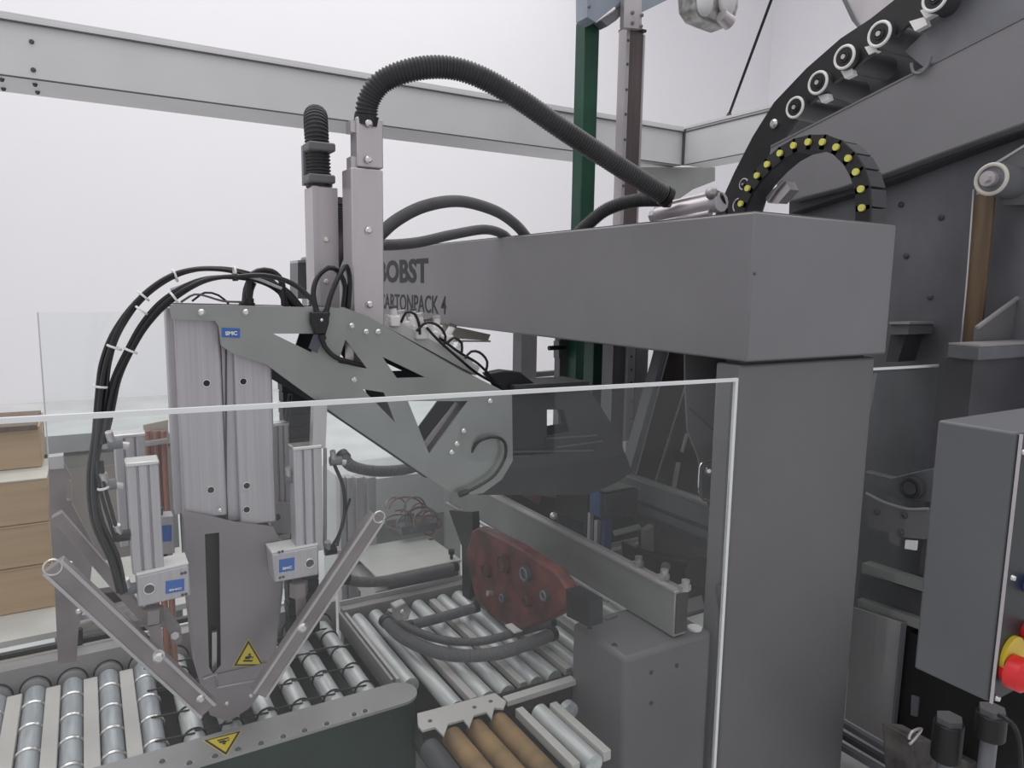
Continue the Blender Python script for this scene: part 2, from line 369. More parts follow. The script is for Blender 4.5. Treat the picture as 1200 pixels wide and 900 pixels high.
part('rail', MB().box(a.x, b.x, 2.58, 2.60, z0, 1.7), M_STEEL, lr)
part('carriage', MB().prism(ply([(733, 518), (746, 518), (746, 530), (741, 546), (734, 540)], 2.56), (0, .02, 0)), M_WHITE, lr)
for py in (418, 433, 448, 470, 490): bolt(lr, W(740, py, Y=2.58), (0, -1, 0), .006, .005, M_SEAM)
# horizontal stuff far away below the hood
t = thing('rear_cross_rail', 'dark horizontal rail in the background below the hood', 'rail', W(640, 440, Y=4.2))
part('rail', MB().bar(W(600, 441, Y=4.2), W(700, 433, Y=4.2), .05, .035), M_DARKP, t)
q = W(604, 443, Y=4.2); part('leg', MB().box(q.x, q.x + .04, 4.19, 4.23, 0, q.z), M_DARKP, t)
part('upright', MB().bar(W(652, 405, Y=4.18), W(652, 436, Y=4.18), .02, .02, (0, 1, 0)), M_SIDE, t)
t = thing('cream_tray', 'cream sheet tray under the hood behind the white fittings', 'tray', W(540, 392, Y=3.3))
part('tray', MB().prism(ply([(455, 372), (525, 381), (575, 392), (572, 399), (520, 396), (460, 398)], 3.3), (0, .15, 0)), M_CARDL, t)
part('lip', MB().prism(ply([(455, 398), (575, 399), (575, 401), (455, 400)], 3.29), (0, .02, 0)), M_BEAMW, t)
# hanging robot wrist and support rod
t = thing('hanging_gripper', 'pale grey wrapped tool hanging overhead at the top edge of the picture', 'gripper', W(840, 30, Y=2.6))
part('housing', MB().prism(ply([(812, -25), (868, -25), (866, 8), (862, 22), (852, 32), (836, 26), (822, 20), (814, 8)], 2.6), (0, .11, 0)), M_FOIL, t, bevel=.012)
part('shell', MB().ball(W(826, 2, Y=2.58), .05, .9, .6, 1.3).ball(W(852, 0, Y=2.58), .055, .9, .6, 1.4), M_BEAMW, t)
part('tool_flange', MB().cyl(W(845, 18, Y=2.57), W(855, 27, Y=2.57), .03, 16, .035), M_STEEL, t)
part('stem', MB().cyl(W(840, -20, Y=2.65), W(840, -300, Y=2.65), .05, 18), M_BEAMW, t)
t = thing('stay_wire', 'thin dark stay wire rising from the trunking lid right of the corner', 'wire', W(853, 138, X=xc + .1))
pa = W(853, 138, X=xc + .08); pb = W(906, -6, X=xc + .0)
part('wire', MB().cyl(pa, pa + (pb - pa) * 1.6, .0085, 10), M_BLACK, t)
part('socket', MB().cyl(pa - Vector((0, 0, .0)), pa + (pb - pa) * .04, .014, 10), M_SEAM, t)
# ============================================================ CURVED GUIDE, INCLINED BEAM, CHAIN
AX = 2.9
ag = thing('curved_roller_guide', 'black curved guide plate with a row of idler rollers climbing above the hood', 'roller guide', W(900, 240, X=AX))
outer = [(838, 252), (860, 203), (882, 160), (907, 120), (945, 80), (985, 45), (1020, 22), (1058, -8), (1110, -45)]
inner = [(1160, -45), (1112, 2), (1062, 30), (1040, 52), (1012, 70), (1002, 80), (975, 98), (942, 128), (920, 158), (905, 200), (885, 252)]
part('curved_plate', MB().prism(plx(outer + inner, AX), (.02, 0, 0)), M_BLACK, ag)
part('back_plate', MB().prism(plx([(866, 252), (905, 175), (935, 140), (970, 108), (1005, 72), (1045, 40), (1085, 5), (1120, -20), (1330, -150), (1330, -40), (1200, 22), (1100, 73), (1000, 124), (915, 170), (890, 252)], AX + .31), (.02, 0, 0)), M_DARKP, ag)
for px, py, R in ((1031, 40, 15), (990, 67, 14), (959, 97, 13.5), (932, 126, 12.5), (1096, -2, 15.5), (866, 241, 9), (872, 216, 7)):
    c = W(px, py, X=AX - .03); depth = (c - Vector((0, 0, CAMZ))).dot(fw); R_ = R * depth / F_PX
    rr = part('roller', MB().cyl(c, c + Vector((.30 if R > 10 else .03, 0, 0)), R_, 24), M_DARKP, ag)
    part('end_ring', MB().ring(c + Vector((-.002, 0, 0)), XV, R_ * .88, R_ * .13), M_WHITE if R > 10 else M_STEEL, rr)
    part('hub', MB().cyl(c + Vector((-.004, 0, 0)), c, R_ * .78, 20).ring(c + Vector((-.006, 0, 0)), XV, R_ * .36, R_ * .1, 18, 6), M_BLACK, rr)
    part('axle', MB().cyl(c + Vector((-.014, 0, 0)), c + Vector((-.003, 0, 0)), R_ * .2, 12), M_STEEL, rr)
bolt(ag, W(908, 145, X=AX - .002), (-1, 0, 0), .022, .02)
for px, py, s in ((1012, 58, 1), (984, 86, 1), (957, 115, .9), (1066, 28, 1.4), (1078, 15, 1.2)):  # added white pieces standing for bright wall seen through the gaps
    p = W(px, py, X=AX); part('gap_patch', MB().prism(plx([(px - 4 * s + 5, py - 3), (px + 9 * s + 5, py - 6 * s), (px + 11 * s + 5, py + 1), (px + 1 + 5, py + 6 * s)], AX - .008), (.03, 0, 0)), M_WHITE, ag)
part('back_sheet', MB().prism(plx([(1060, 60), (1125, 0), (1190, -60), (1330, -120), (1330, 60), (1120, 110)], AX + .06), (.02, 0, 0)), M_SIDE, ag)
t = thing('sheet_duct', 'grey sheet-metal duct showing above the curved guide', 'duct', W(1010, 20, X=3.1))
part('shell', MB().prism(plx([(985, -12), (1003, 24), (1010, 34), (1045, 6), (1075, -30), (1010, -40)], 3.1), (.3, 0, 0)), M_STEEL, t)
part('end_strip', MB().prism(plx([(985, -12), (1003, 24), (1010, 34), (1006, 34), (998, 24), (981, -12)], 3.09), (.3, 0, 0)), M_SIDE, t)
# inclined beam
IX = 2.8
ib = thing('inclined_box_beam', 'wide grey box beam climbing to the top right corner beside the curved guide', 'beam', W(1040, 200, X=IX))
prof = [(903, 172), (930, 158), (1000, 122), (1100, 71), (1200, 20), (1330, -45), (1330, 98), (1200, 145), (1100, 181), (1038, 204), (980, 222), (925, 236), (908, 215), (900, 190)]
part('beam_body', MB().prism(plx(prof, IX), (.10, 0, 0)), M_HOOD, ib, bevel=.006)
part('top_edge', MB().prism(plx([(903, 170.5), (1000, 120.5), (1100, 69.5), (1200, 18.5), (1330, -46.5), (1330, -44), (1200, 21), (1100, 72), (1000, 123), (903, 173)], IX - .003), (.02, 0, 0)), M_COL, ib)
c = W(1078, 76, X=IX - .004)
hk = part('lifting_hook', MB().tube([W(a_, b_, X=IX - .012) for a_, b_ in ((1068, 74), (1070, 84), (1078, 86), (1087, 78), (1091, 66))], .006, 8), M_COL, ib)
part('dark_panel', MB().prism(plx([(925, 236), (1038, 204), (1100, 181), (1200, 145), (1330, 98), (1330, 900), (1180, 900), (1010, 900), (905, 900)], IX + .14), (.02, 0, 0)), M_SIDE, ib)
part('lower_flange', MB().prism(plx([(925, 236), (1038, 204), (1100, 181), (1200, 145), (1330, 98), (1330, 112), (1200, 153), (1100, 190), (1038, 214), (925, 250)], IX + .06), (.08, 0, 0)), M_DARKP, ib)
for px, py in ((1103, 255), (1056, 240), (1090, 348), (1150, 340), (1062, 300)):
    bolt(ib, W(px, py, X=IX + .139), (-1, 0, 0), .012, .006, M_DARKP)
# brown strip and roller
bs = thing('worn_strip', 'worn brown vertical strip hanging down the dark side panel on the right', 'belt', W(1145, 400, X=2.83))
part('band', MB().prism(plx([(1143, 222), (1166, 222), (1156, 330), (1146, 418), (1146, 560), (1122, 560), (1127, 418), (1134, 330)], 2.85), (.012, 0, 0)), M_BROWN, bs)
part('edge_wire', MB().tube([W(a_, b_, X=2.842) for a_, b_ in ((1141, 222), (1133, 330), (1124, 424))], .003, 6), M_STEEL, bs)
tr = thing('deflector_roller', 'small steel deflector roller with cream ring at the top of the brown strip', 'roller', W(1165, 225, X=2.78))
c = W(1162, 210, X=2.74)
part('drum', MB().cyl(c, c + Vector((.25, 0, 0)), .057, 26), M_SIDE, tr)
part('end_ring', MB().ring(c + Vector((-.002, 0, 0)), XV,   .05, .007), M_CARDL, tr)
part('hub', MB().cyl(c + Vector((-.03, 0, 0)), c, .026, 18).cyl(c + Vector((-.045, 0, 0)), c + Vector((-.03, 0, 0)), .014, 6), M_STEEL, tr)
part('bracket', MB().prism(plx([(1146, 212), (1150, 205), (1178, 205), (1170, 228), (1144, 228)], 2.76), (.02, 0, 0)), M_PLATE, tr)
t = thing('upper_arm', 'dark grey sheet arm sloping up from the deflector roller to the right edge', 'arm', W(1180, 200, X=2.88))
part('arm', MB().prism(plx([(1158, 196), (1230, 152), (1300, 120), (1300, 240), (1175, 240)], 2.88), (.02, 0, 0)), M_COL, t)
part('rim', MB().prism(plx([(1158, 195), (1230, 151), (1230, 153.5), (1159, 198)], 2.875), (.02, 0, 0)), M_STEEL, t)
t = thing('angle_bracket', 'small steel angle bracket on the dark panel just right of the column', 'bracket', W(1053, 385, X=2.78))
part('ledge', MB().prism(plx([(1043, 379), (1065, 379), (1064, 392), (1043, 392)], 2.76), (.17, 0, 0)), M_COL, t)
part('top_plate', MB().prism(plx([(1042, 377), (1066, 377), (1066, 380), (1042, 380)], 2.75), (.17, 0, 0)), M_STEEL, t)
part('foot', MB().prism(plx([(1044, 392), (1062, 392), (1052, 424), (1038, 424)], 2.79), (.12, 0, 0)), M_DARKP, t)
# energy chain
KX = 2.2
dots = [(866, 258), (871, 239), (879, 221), (890, 206), (902, 193), (917, 180), (933, 171), (950, 167), (967, 167), (983, 173), (997, 186), (1006, 202), (1012, 222), (1013, 244), (1012, 268)]
P_ = [W(a_, b_, X=KX) for a_, b_ in dots]
ec = thing('energy_chain', 'black cable drag chain with yellow pins arching above the hood end', 'cable chain', (KX, P_[-1].y, zt))
for i in range(len(P_) - 1):
    p, q = P_[i], P_[i + 1]; d = (q - p); mid = (p + q) / 2; n = d.normalized().cross(XV)
    wd = .044
    lk = part('link', MB().bar(p - d * .12 + Vector((-.004, 0, 0)), q + d * .12 + Vector((-.004, 0, 0)), .012, wd * 1.12, n), M_BLACK, ec)
    part('crossbar', MB().bar(p + Vector((.045, 0, 0)) + d * .03, q + Vector((.045, 0, 0)) - d * .03, .085, wd, n), M_DARKP, lk)
    if 0 < i: part('pin', MB().cyl(p + Vector((-.019, 0, 0)), p + Vector((-.008, 0, 0)), .0115, 14), M_DOT, lk)
part('fixing_clip', MB().prism(plx([(897, 232), (905, 222), (921, 212), (926, 222), (912, 238), (900, 238)], KX + .05), (.05, 0, 0)).tube([W(a_, b_, X=KX + .04) for a_, b_ in ((900, 236), (908, 224), (918, 212))], .006, 6), M_STEEL, ec)
# small cylinder lying on hood
t = thing('air_cylinder', 'small bright air cylinder lying on top of the hood at the hose end', 'cylinder', W(800, 262, X=1.9))
ca, cb = W(772, 252, X=1.9), W(838, 238, X=1.9)
part('barrel', MB().cyl(ca, cb, .03, 20), M_STEEL, t)
part('end_cap', MB().cyl(ca - (cb - ca) * .12, ca, .024, 8), M_ALU, t)
part('end_cap', MB().cyl(cb, cb + (cb - ca) * .1, .034, 12), M_ALU, t)
part('side_tube', MB().cyl(ca + Vector((-.02, 0, -.035)), cb + Vector((-.02, 0, -.035)), .012, 12).cyl(ca + Vector((0, 0, .035)), cb + Vector((0, 0, .035)), .009, 12), M_STEEL, t)
part('fitting', MB().ball(cb + Vector((-.03, -.01, .03)), .022).ball(ca + Vector((0, 0, .02)), .02), M_FOIL, t)
part('hose', MB().tube([cb + Vector((-.03, 0, .03)), W(838, 224, X=1.9), W(846, 230, X=1.9), W(852, 250, X=1.95)], .006, 8), M_RUB, t)
# ============================================================ CABLE DUCTS AND HOSES
Y0 = 1.92                                             # plane of the pusher head
def duct(px0, px1, pyt, pyb, Y, label, steps):
    a, b = W(px0, pyt, Y=Y), W(px1, pyt, Y=Y); zb_ = W((px0 + px1) / 2, pyb, Y=Y).z
    t = thing('cable_duct', label, 'duct', ((a.x + b.x) / 2, Y, zb_))
    return t, a, b, zb_
t, a, b, z_ = duct(418, 449, 136, 385, Y0 + .04, 'taller bright steel cable duct in front of the lettering, long hose leaving its top', 0)
zm = W(430, 196, Y=Y0 + .04).z; xe = W(411, 200, Y=Y0 + .04).x
part('upper_sleeve', MB().box(a.x, b.x, Y0 + .04, Y0 + .10, zm, a.z), M_STEEL, t, bevel=.004)
part('lower_sleeve', MB().box(xe, b.x - .003, Y0 + .035, Y0 + .12, z_ - .1, zm - .004), M_STEEL, t, bevel=.004)
for px, py in ((432, 144), (432, 187), (432, 270), (433, 357)): bolt(t, W(px, py, Y=Y0 + .033), (0, -1, 0), .0105, .008)
for py in (145, 188): part('side_clip', MB().box(a.x - .014, a.x + .004, Y0 + .05, Y0 + .09, W(430, py + 7, Y=Y0).z, W(430, py - 7, Y=Y0).z), M_STEEL, t)
Y2 = Y0 + .16
t, a, b, z_ = duct(366, 396, 217, 350, Y2, 'shorter bright steel cable duct topped by a clamped black hose, left of the taller duct', 0)
part('sleeve', MB().box(a.x, b.x, Y2, Y2 + .09, z_ - .12, a.z), M_STEEL, t, bevel=.004)
part('fold', MB().box(a.x - .001, a.x + .016, Y2 - .005, Y2 + .001, z_ - .12, a.z - .002), M_ALU, t)
bolt(t, W(382, 281, Y=Y2), (0, -1, 0), .0085, .008); bolt(t, W(382, 330, Y=Y2), (0, -1, 0), .0085, .008)
part('back_strip', MB().prism(ply([(355, 170), (364, 168), (366, 217), (356, 217)], Y2 + .05), (0, .02, 0)), M_SIDE, t)
for py in (174, 211):
    c = W(374, py, Y=Y2 + .03)
    part('hose_clamp', MB().box(c.x - .040, c.x + .036, Y2 - .012, Y2 + .06, c.z - .012, c.z + .012), M_HOSEG, t, bevel=.005)
t = thing('side_box', 'small grey box edge just left of the shorter cable duct', 'box', W(354, 340, Y=2.3))
part('body', MB().prism(ply([(349, 305), (361, 304), (361, 350), (349, 350)], 2.3), (0, .1, 0)), M_SIDE, t); part('rim', MB().prism(ply([(349, 305), (361, 304), (361, 307), (349, 308)], 2.297), (0, .1, 0)), M_STEEL, t)
def hose(label, pts, rpx, m, rib=.009, name='corrugated_hose', cuff=None, group=None, seg=16, cat='hose'):
    P = PP(pts) if not isinstance(pts[0], Vector) else pts
    d = (P[len(P) // 2] - Vector((0, 0, CAMZ))).dot(fw); r = rpx * d / F_PX
    base = P[0]
    t = thing(name, label, cat, base, group)
    part('hose_body', MB().tube(P, r, seg, rib), m, t)
    part('end_cuff', MB().cyl(P[0] - (P[1] - P[0]).normalized() * .01, P[0] + (P[1] - P[0]).normalized() * .015, r * 1.08, 18), M_BLACK, t)
    part('end_cuff', MB().cyl(P[-1], P[-1] + (P[-2] - P[-1]).normalized() * .02, r * 1.08, 18), M_BLACK, t)
    return t
hose('long thick black corrugated hose arching from the taller duct down to the hood top', [(429, 142, 1.98), (432, 118, 1.97), (448, 96, 1.95), (482, 82, 1.92), (522, 79, 1.90), (560, 89, 1.88), (605, 114, 1.86), (660, 152, 1.84), (718, 190, 1.82), (783, 232, 1.80)], 13, M_HOSE, .0095)
hose('short black corrugated hose standing on the shorter duct and bending away behind', [(374, 216, 2.12), (373, 190, 2.12), (371, 160, 2.12), (370, 142, 2.14), (370, 137, 2.18), (370, 146, 2.24), (372, 170, 2.26), (376, 235, 2.27), (379, 300, 2.27), (381, 360, 2.27)], 13.5, M_HOSE, .0095)
hose('grey hose arching low from behind the taller duct to the hood, upper of the two', [(436, 284, 2.35), (465, 258, 2.38), (500, 241, 2.42), (540, 236, 2.5), (580, 247, 2.58), (604, 263, 2.64), (618, 279, 2.66), (624, 288, 2.66)], 6.5, M_HOSEG, .006, 'arched_hose')
hose('grey hose curving low along the hood top, under the upper arched hose', [(400, 262, 2.45), (418, 282, 2.47), (450, 287, 2.5), (490, 284, 2.55), (530, 275, 2.62), (568, 269, 2.7), (590, 275, 2.76), (600, 286, 2.78)], 6, M_HOSEG, .006, 'arched_hose')
hose('dark hose rising from behind the hood to meet the end of the long hose', [(672, 280, 2.3), (690, 262, 2.25), (712, 245, 2.2), (745, 235, 2.12), (785, 234, 2.0)], 8, M_HOSE, .007, 'dark_hose')
hose('black corrugated hose bundle hanging behind the shorter duct above the plate', [(398, 240, 2.35), (398, 280, 2.3), (388, 310, 2.2), (376, 335, 2.15), (372, 372, 2.12)], 11, M_HOSE, .008)
# ============================================================ PUSHER HEAD
fr = thing('gripper_frame', 'grey truss plate with triangular cut-outs and a blue label carrying the pusher', 'machine frame', W(300, 470, Y=Y0))
out = [(199, 358), (204, 356), (405, 361), (432, 371), (480, 399), (540, 434), (572, 449), (600, 463), (601, 540), (588, 562), (566, 578), (540, 581), (524, 575), (470, 538), (405, 494), (350, 455), (312, 427), (272, 414), (259, 405), (256, 382), (252, 376), (201, 374)]
holes = [[(320, 391), (372, 391), (365, 413)], [(405, 398), (430, 432), (396, 425)], [(448, 418), (498, 442), (465, 443)], [(425, 456), (450, 460), (463, 495)], [(478, 470), (548, 470), (503, 532)]]
part('side_plate', MB().prism(ply(out, Y0 - .03), (0, .006, 0), [ply(h, Y0 - .03) for h in holes]), M_PLATE, fr)
out2 = [(205, 357), (400, 361), (432, 371), (480, 399), (565, 448), (600, 463), (600, 540), (560, 578), (524, 575), (405, 494), (330, 450), (259, 405), (205, 390)]
off = Vector((.0, .17, 0))
part('rear_plate', MB().prism([p + off for p in ply(out2, Y0 - .03)], (0, .006, 0), [[p + off for p in ply(h, Y0 - .03)] for h in holes]), M_PLATED, fr)
part('top_web', MB().prism([W(206, 358, Y=Y0 - .022), W(403, 362, Y=Y0 - .022), W(403, 364, Y=Y0 - .022), W(206, 360, Y=Y0 - .022)], (0, .16, 0)), M_STEEL, fr)
e0, e1 = W(434, 374, Y=Y0 - .02), W(598, 464, Y=Y0 - .02)
part('sloped_web', MB().prism([e0, e1, e1 + Vector((0, 0, -.008)), e0 + Vector((0, 0, -.008))], (0, .165, 0)), M_PLATED, fr)
e0, e1 = W(330, 438, Y=Y0 - .02), W(522, 572, Y=Y0 - .02)
part('lower_web', MB().prism([e0, e1, e1 + Vector((0, 0, .008)), e0 + Vector((0, 0, .008))], (0, .165, 0)), M_PLATED, fr)
part('strut', MB().bar(W(503, 530, Y=Y0 + .03), W(548, 468, Y=Y0 + .03), .04, .012, (0, 1, 0)).bar(W(498, 520, Y=Y0 + .0), W(535, 472, Y=Y0 + .0), .012, .004, (0, 1, 0)), M_FOOT, fr)
for px, py in ((236, 366), (288, 366), (412, 382), (429, 389), (443, 389), (415, 445), (574, 470), (543, 505), (535, 520), (529, 530)):
    bolt(fr, W(px, py, Y=Y0 - .031), (0, -1, 0), .0085, .007)
lb = part('label_plate', MB().prism(ply([(260, 384), (281, 385), (281, 396), (260, 395)], Y0 - .031), (0, -.001, 0)), M_BLUE, fr, label='blue rectangular label')
def smc(parent, px, py, Y, hpx, wpx):
    a = W(px, py, Y=Y); b = W(px + wpx, py - hpx, Y=Y); text('SMC', a.x, Y, a.z, b.z - a.z, b.x - a.x, parent, .04, axis='y', m=M_WHITE, th=.0006)
smc(lb, 264, 393, Y0 - .0325, 5, 14)
# dark rear truss to the right
rt_ = thing('rear_truss', 'dark triangular truss bracket with a square window to the right of the grey truss plate', 'machine frame', W(640, 570, Y=Y0 + .15))
o2 = [(560, 452), (600, 461), (690, 456), (705, 478), (722, 505), (741, 553), (722, 566), (690, 580), (560, 580)]
part('plate', MB().prism(ply(o2, Y0 + .12), (0, .008, 0), [ply([(641, 480), (661, 480), (668, 506), (641, 511)], Y0 + .12)]), M_DARKP, rt_)
o3 = [p + Vector((0, .14, 0)) for p in ply(o2, Y0 + .12)]
part('back_plate', MB().prism(o3, (0, .008, 0), [[p + Vector((0.06, .14, 0)) for p in ply([(641, 480), (661, 480), (668, 506), (641, 511)], Y0 + .12)]]), M_DARKP, rt_)
for (a0, a1) in (((550, 530), (695, 528)), ((550, 538), (620, 534)), ((652, 524), (706, 517)), ((640, 514), (700, 510))):
    part('rib', MB().bar(W(*a0, Y=Y0 + .115), W(*a1, Y=Y0 + .115), .006, .004, (0, 1, 0)), M_SIDE, rt_)
part('cross_tube', MB().prism(ply([(603, 452), (690, 447), (692, 457), (603, 463)], Y0 + .1), (0, .16, 0)), M_DARKP, rt_)
part('hood_flap', MB().prism(ply([(572, 438), (592, 434), (610, 436), (634, 455), (590, 460)], Y0 + .13), (0, .05, 0)), M_BLACK, rt_, bevel=.005)
part('motor_cap', MB().cyl(W(578, 492, Y=Y0 + .12), W(578, 492, Y=Y0 + .09), .035, 20), M_DARKP, rt_)
part('knob', MB().cyl(W(578, 490, Y=Y0 + .09), W(578, 490, Y=Y0 + .08), .014, 16), M_BLACK, rt_)
t = thing('looped_cable', 'thin black cable looping in front of the dark truss down to the beam end', 'cable', W(545, 577, Y=1.87))
part('cable', MB().tube(PP([(550, 535, 1.9), (560, 518, 1.88), (578, 512, 1.87), (591, 518, 1.87), (592, 535, 1.87), (580, 556, 1.87), (560, 570, 1.87), (545, 577, 1.87)]), .005, 8), M_RUB, t)
part('plug', MB().cyl(W(548, 576, Y=1.87), W(538, 580, Y=1.87), .009, 10), M_BLACK, t)
# aluminium lifting column + foot
pc = thing('pusher_column', 'wide twin aluminium profile column with dark holes hanging under the truss plate', 'column', W(255, 615, Y=Y0))
def pxbox(x0, x1, yt, yb, Y, d):
    a = W(x0, yt, Y=Y); b = W(x1, yt, Y=Y); c = W((x0 + x1) / 2, yb, Y=Y); return MB().box(a.x, b.x, Y, Y + d, c.z, a.z)
part('left_profile', pxbox(204, 257, 372, 609, Y0, .07), M_ALU, pc, bevel=.005)
part('left_flank', pxbox(193.5, 207, 360, 604, Y0 + .035, .05), M_ALU, pc, bevel=.003)
part('groove', pxbox(258, 272, 372, 611, Y0 + .018, .05), M_ALU, pc)
part('right_profile', pxbox(272, 317, 372, 616, Y0, .07), M_ALU, pc, bevel=.005)
part('groove_line', MB().bar(W(265, 380, Y=Y0 + .016), W(265, 611, Y=Y0 + .016), .004, .002, (0, 1, 0)), M_SEAM, pc)
for px, py in ((242, 449), (285, 447), (247, 574), (289, 569), (289, 597)):
    p = W(px, py, Y=Y0)
    h = part('bore', MB().cyl(p + Vector((0, -.002, 0)), p + Vector((0, .01, 0)), .0085, 18), M_BLACK, pc)
    part('bore_rim', MB().ring(p + Vector((0, -.001, 0)), YV, .009, .0018, 18, 6), M_BOLT, h)
ft = thing('pusher_foot', 'grey folded steel foot with a slot and a yellow warning triangle below the aluminium column', 'machine foot', W(275, 845, Y=Y0))
fo = [(215, 599), (245, 604), (272, 611), (320, 617), (331, 640), (330, 690), (322, 760), (314, 800), (292, 830), (268, 846), (246, 838), (231, 790), (221, 700)]
part('front_sheet', MB().prism(ply(fo, Y0 - .012), (0, .005, 0), [ply([(240, 626), (257, 624), (259, 780), (250, 790), (245, 782)], Y0 - .012)]), M_FOOT, ft)
part('rear_sheet', MB().prism([p + Vector((0, .1, 0)) for p in ply(fo, Y0 - .012)], (0, .005, 0)), M_FOOT, ft)
l0 = ply([(217, 602), (221, 700), (231, 790), (246, 838)], Y0 - .006)
for i in range(3): part('side_flange', MB().prism([l0[i], l0[i + 1], l0[i + 1] + Vector((.005, 0, 0)), l0[i] + Vector((.005, 0, 0))], (0, .095, 0)), M_FOOT, ft)
l0 = ply([(331, 640), (330, 690), (322, 760), (314, 800)], Y0 - .006)
for i in range(3): part('side_flange', MB().prism([l0[i], l0[i + 1], l0[i + 1] + Vector((.004, 0, 0)), l0[i] + Vector((.004, 0, 0))], (0, .095, 0)), M_FOOT, ft)
part('slot_back', pxbox(238, 262, 628, 790, Y0 + .03, .01), M_BRN2, ft)
part('slot_rod', MB().bar(W(251, 740, Y=Y0 + .012), W(251, 786, Y=Y0 + .012), .012, .01, (0, 1, 0)), M_STEEL, ft)
part('sensor_plate', MB().prism(ply([(254, 790), (312, 776), (312, 796), (256, 808)], Y0 - .013), (0, -.004, 0)), M_FOOT, ft)
part('sensor_rim', MB().tube([W(a_, b_, Y=Y0 - .018) for a_, b_ in ((238, 796), (254, 790), (254, 806), (312, 795), (312, 779))], .0022, 6, smooth=False), M_STEEL, ft)
for px, py in ((266, 824), (294, 815), (258, 598)): bolt(ft, W(px, py, Y=Y0 - .012), (0, -1, 0), .006, .005)
def warn(parent, pts, nrm, sym=1):
    c = sum(pts, Vector()) / 3; n = Vector(nrm)
    s = part('warning_sign', MB().prism(pts, n * .001), M_INK, parent, label='yellow warning triangle with black hand symbol')
    part('sign_border', MB().prism([c + (p - c) * 1.07 for p in pts], n * .0006), M_YEL, s)
    part('sign_face', MB().prism([c + (p - c) * .80 + n * .001 for p in pts], n * .0006), M_YEL, s)
    u = (pts[2] - pts[1]).normalized(); v = u.cross(n); v = v if (pts[0] - c).dot(v) > 0 else -v
    L_ = (pts[2] - pts[1]).length; c2 = c + n * .0017 - v * L_ * .02
    m_ = MB()
    f = lambda a_, b_: c2 + u * L_ * a_ + v * L_ * b_
    m_.prism([f(-.16, -.13), f(.14, -.13), f(.17, -.07), f(-.16, -.07)], n * .0004)          # base
    m_.prism([f(-.12, -.04), f(.02, -.04), f(.10, .04), f(.06, .09), f(-.02, .06), f(-.12, .05)], n * .0004)  # hand
    m_.prism([f(-.06, .08), f(.02, .08), f(.05, .15), f(-.01, .17)], n * .0004)
    m_.prism([f(.10, -.02), f(.17, .0), f(.12, .06)], n * .0004)
    part('hand_symbol', m_, M_INK, s); return s
warn(ft, ply([(291, 750), (274, 780), (309, 780)], Y0 - .0125), (0, -1, 0))
# ============================================================ AIR CYLINDERS
def cylinder(name, label, x0, x1, yt, yb, Y, d, blk=None, lab=None, port=None, cap=True):
    t = thing(name, label, 'cylinder', W((x0 + x1) / 2, yb, Y=Y))
    a = W(x0, yt, Y=Y); b = W(x1, yt, Y=Y); c = W((x0 + x1) / 2, yb, Y=Y); w_ = b.x - a.x
    mb = MB().box(a.x, a.x + w_ * .3, Y, Y + d, c.z, a.z - .004).box(a.x + w_ * .36, b.x - w_ * .36, Y, Y + d, c.z, a.z - .004).box(b.x - w_ * .3, b.x, Y, Y + d, c.z, a.z - .004)
    mb.box(a.x + .003, b.x - .003, Y + .008, Y + d, c.z, a.z - .006)
    part('barrel', mb, M_ALU, t, bevel=.003)
    if cap: part('end_cap', MB().box(a.x - .002, b.x + .002, Y - .002, Y + d + .002, a.z - .006, a.z + .004), M_BOLT, t, bevel=.003)
    if blk:
        p = ply(blk, Y - .012); bb = part('head_block', MB().prism(p, (0, d + .02, 0)), M_ALU, t, bevel=.004)
        s = part('top_face', MB().bar(p[0] + Vector((0, .04, .003)), p[1] + Vector((0, .04, .003)), d + .016, .004), M_WHITE, bb)
    if lab:
        lp = part('maker_label', MB().prism(ply(lab, Y - .012), (0, -.001, 0)), M_BLUE, t, label='small blue label on the block')
        smc(lp, lab[0][0] + 4, lab[3][1] - 3, Y - .0135, 5, (lab[1][0] - lab[0][0]) - 7)
    if port:
        q = W(*port, Y=Y - .012); bo = part('port', MB().cyl(q + Vector((0, -.001, 0)), q + Vector((0, .002, 0)), .011, 20), M_SEAM, t)
        part('port_rim', MB().ring(q + Vector((0, -.001, 0)), YV, .012, .002, 20, 6), M_BOLT, bo)
    return t
c1 = cylinder('air_cylinder', 'left front aluminium air cylinder with a silver block and blue label before the pusher column', 148, 186, 545, 672, 1.80, .06, [(160, 676), (221, 662), (224, 698), (162, 712)], [(194, 681), (216, 678), (216, 692), (194, 696)], (175, 690))
for px, py in ((213, 672), (217, 671), (214, 697), (218, 696)): bolt(c1, W(px, py, Y=1.788), (0, -1, 0), .0035, .003, M_SEAM, 'mark_screw')
c2 = cylinder('air_cylinder', 'right aluminium air cylinder with a silver block and blue label beside the grey foot', 344, 377, 526, 648, 1.84, .055, [(319, 650), (373, 640), (374, 674), (322, 683)], [(327, 656), (345, 653), (345, 668), (327, 671)], (363, 660))
part('rod_guide', MB().bar(W(374, 470, Y=1.86), W(372, 524, Y=1.86), .035, .03, (0, 1, 0)), M_STEEL, c2)
part('tie_rod', MB().cyl(W(381, 525, Y=1.89), W(381, 640, Y=1.89), .005, 8), M_STEEL, c2)
for px, py in ((327, 647), (331, 646), (328, 677), (332, 676)): bolt(c2, W(px, py, Y=1.828), (0, -1, 0), .0035, .003, M_SEAM, 'mark_screw')
c3 = cylinder('air_cylinder', 'rear left aluminium air cylinder with ribbed body half hidden behind the front one', 133, 170, 512, 640, 2.05, .06)
part('side_block', MB().prism(ply([(185, 606), (203, 605), (205, 648), (187, 650)], 2.0), (0, .05, 0)), M_ALU, c3); part('side_label', MB().prism(ply([(188, 616), (201, 615), (201, 634), (189, 635)], 2.0), (0, -.001, 0)), M_BLUE, c3)
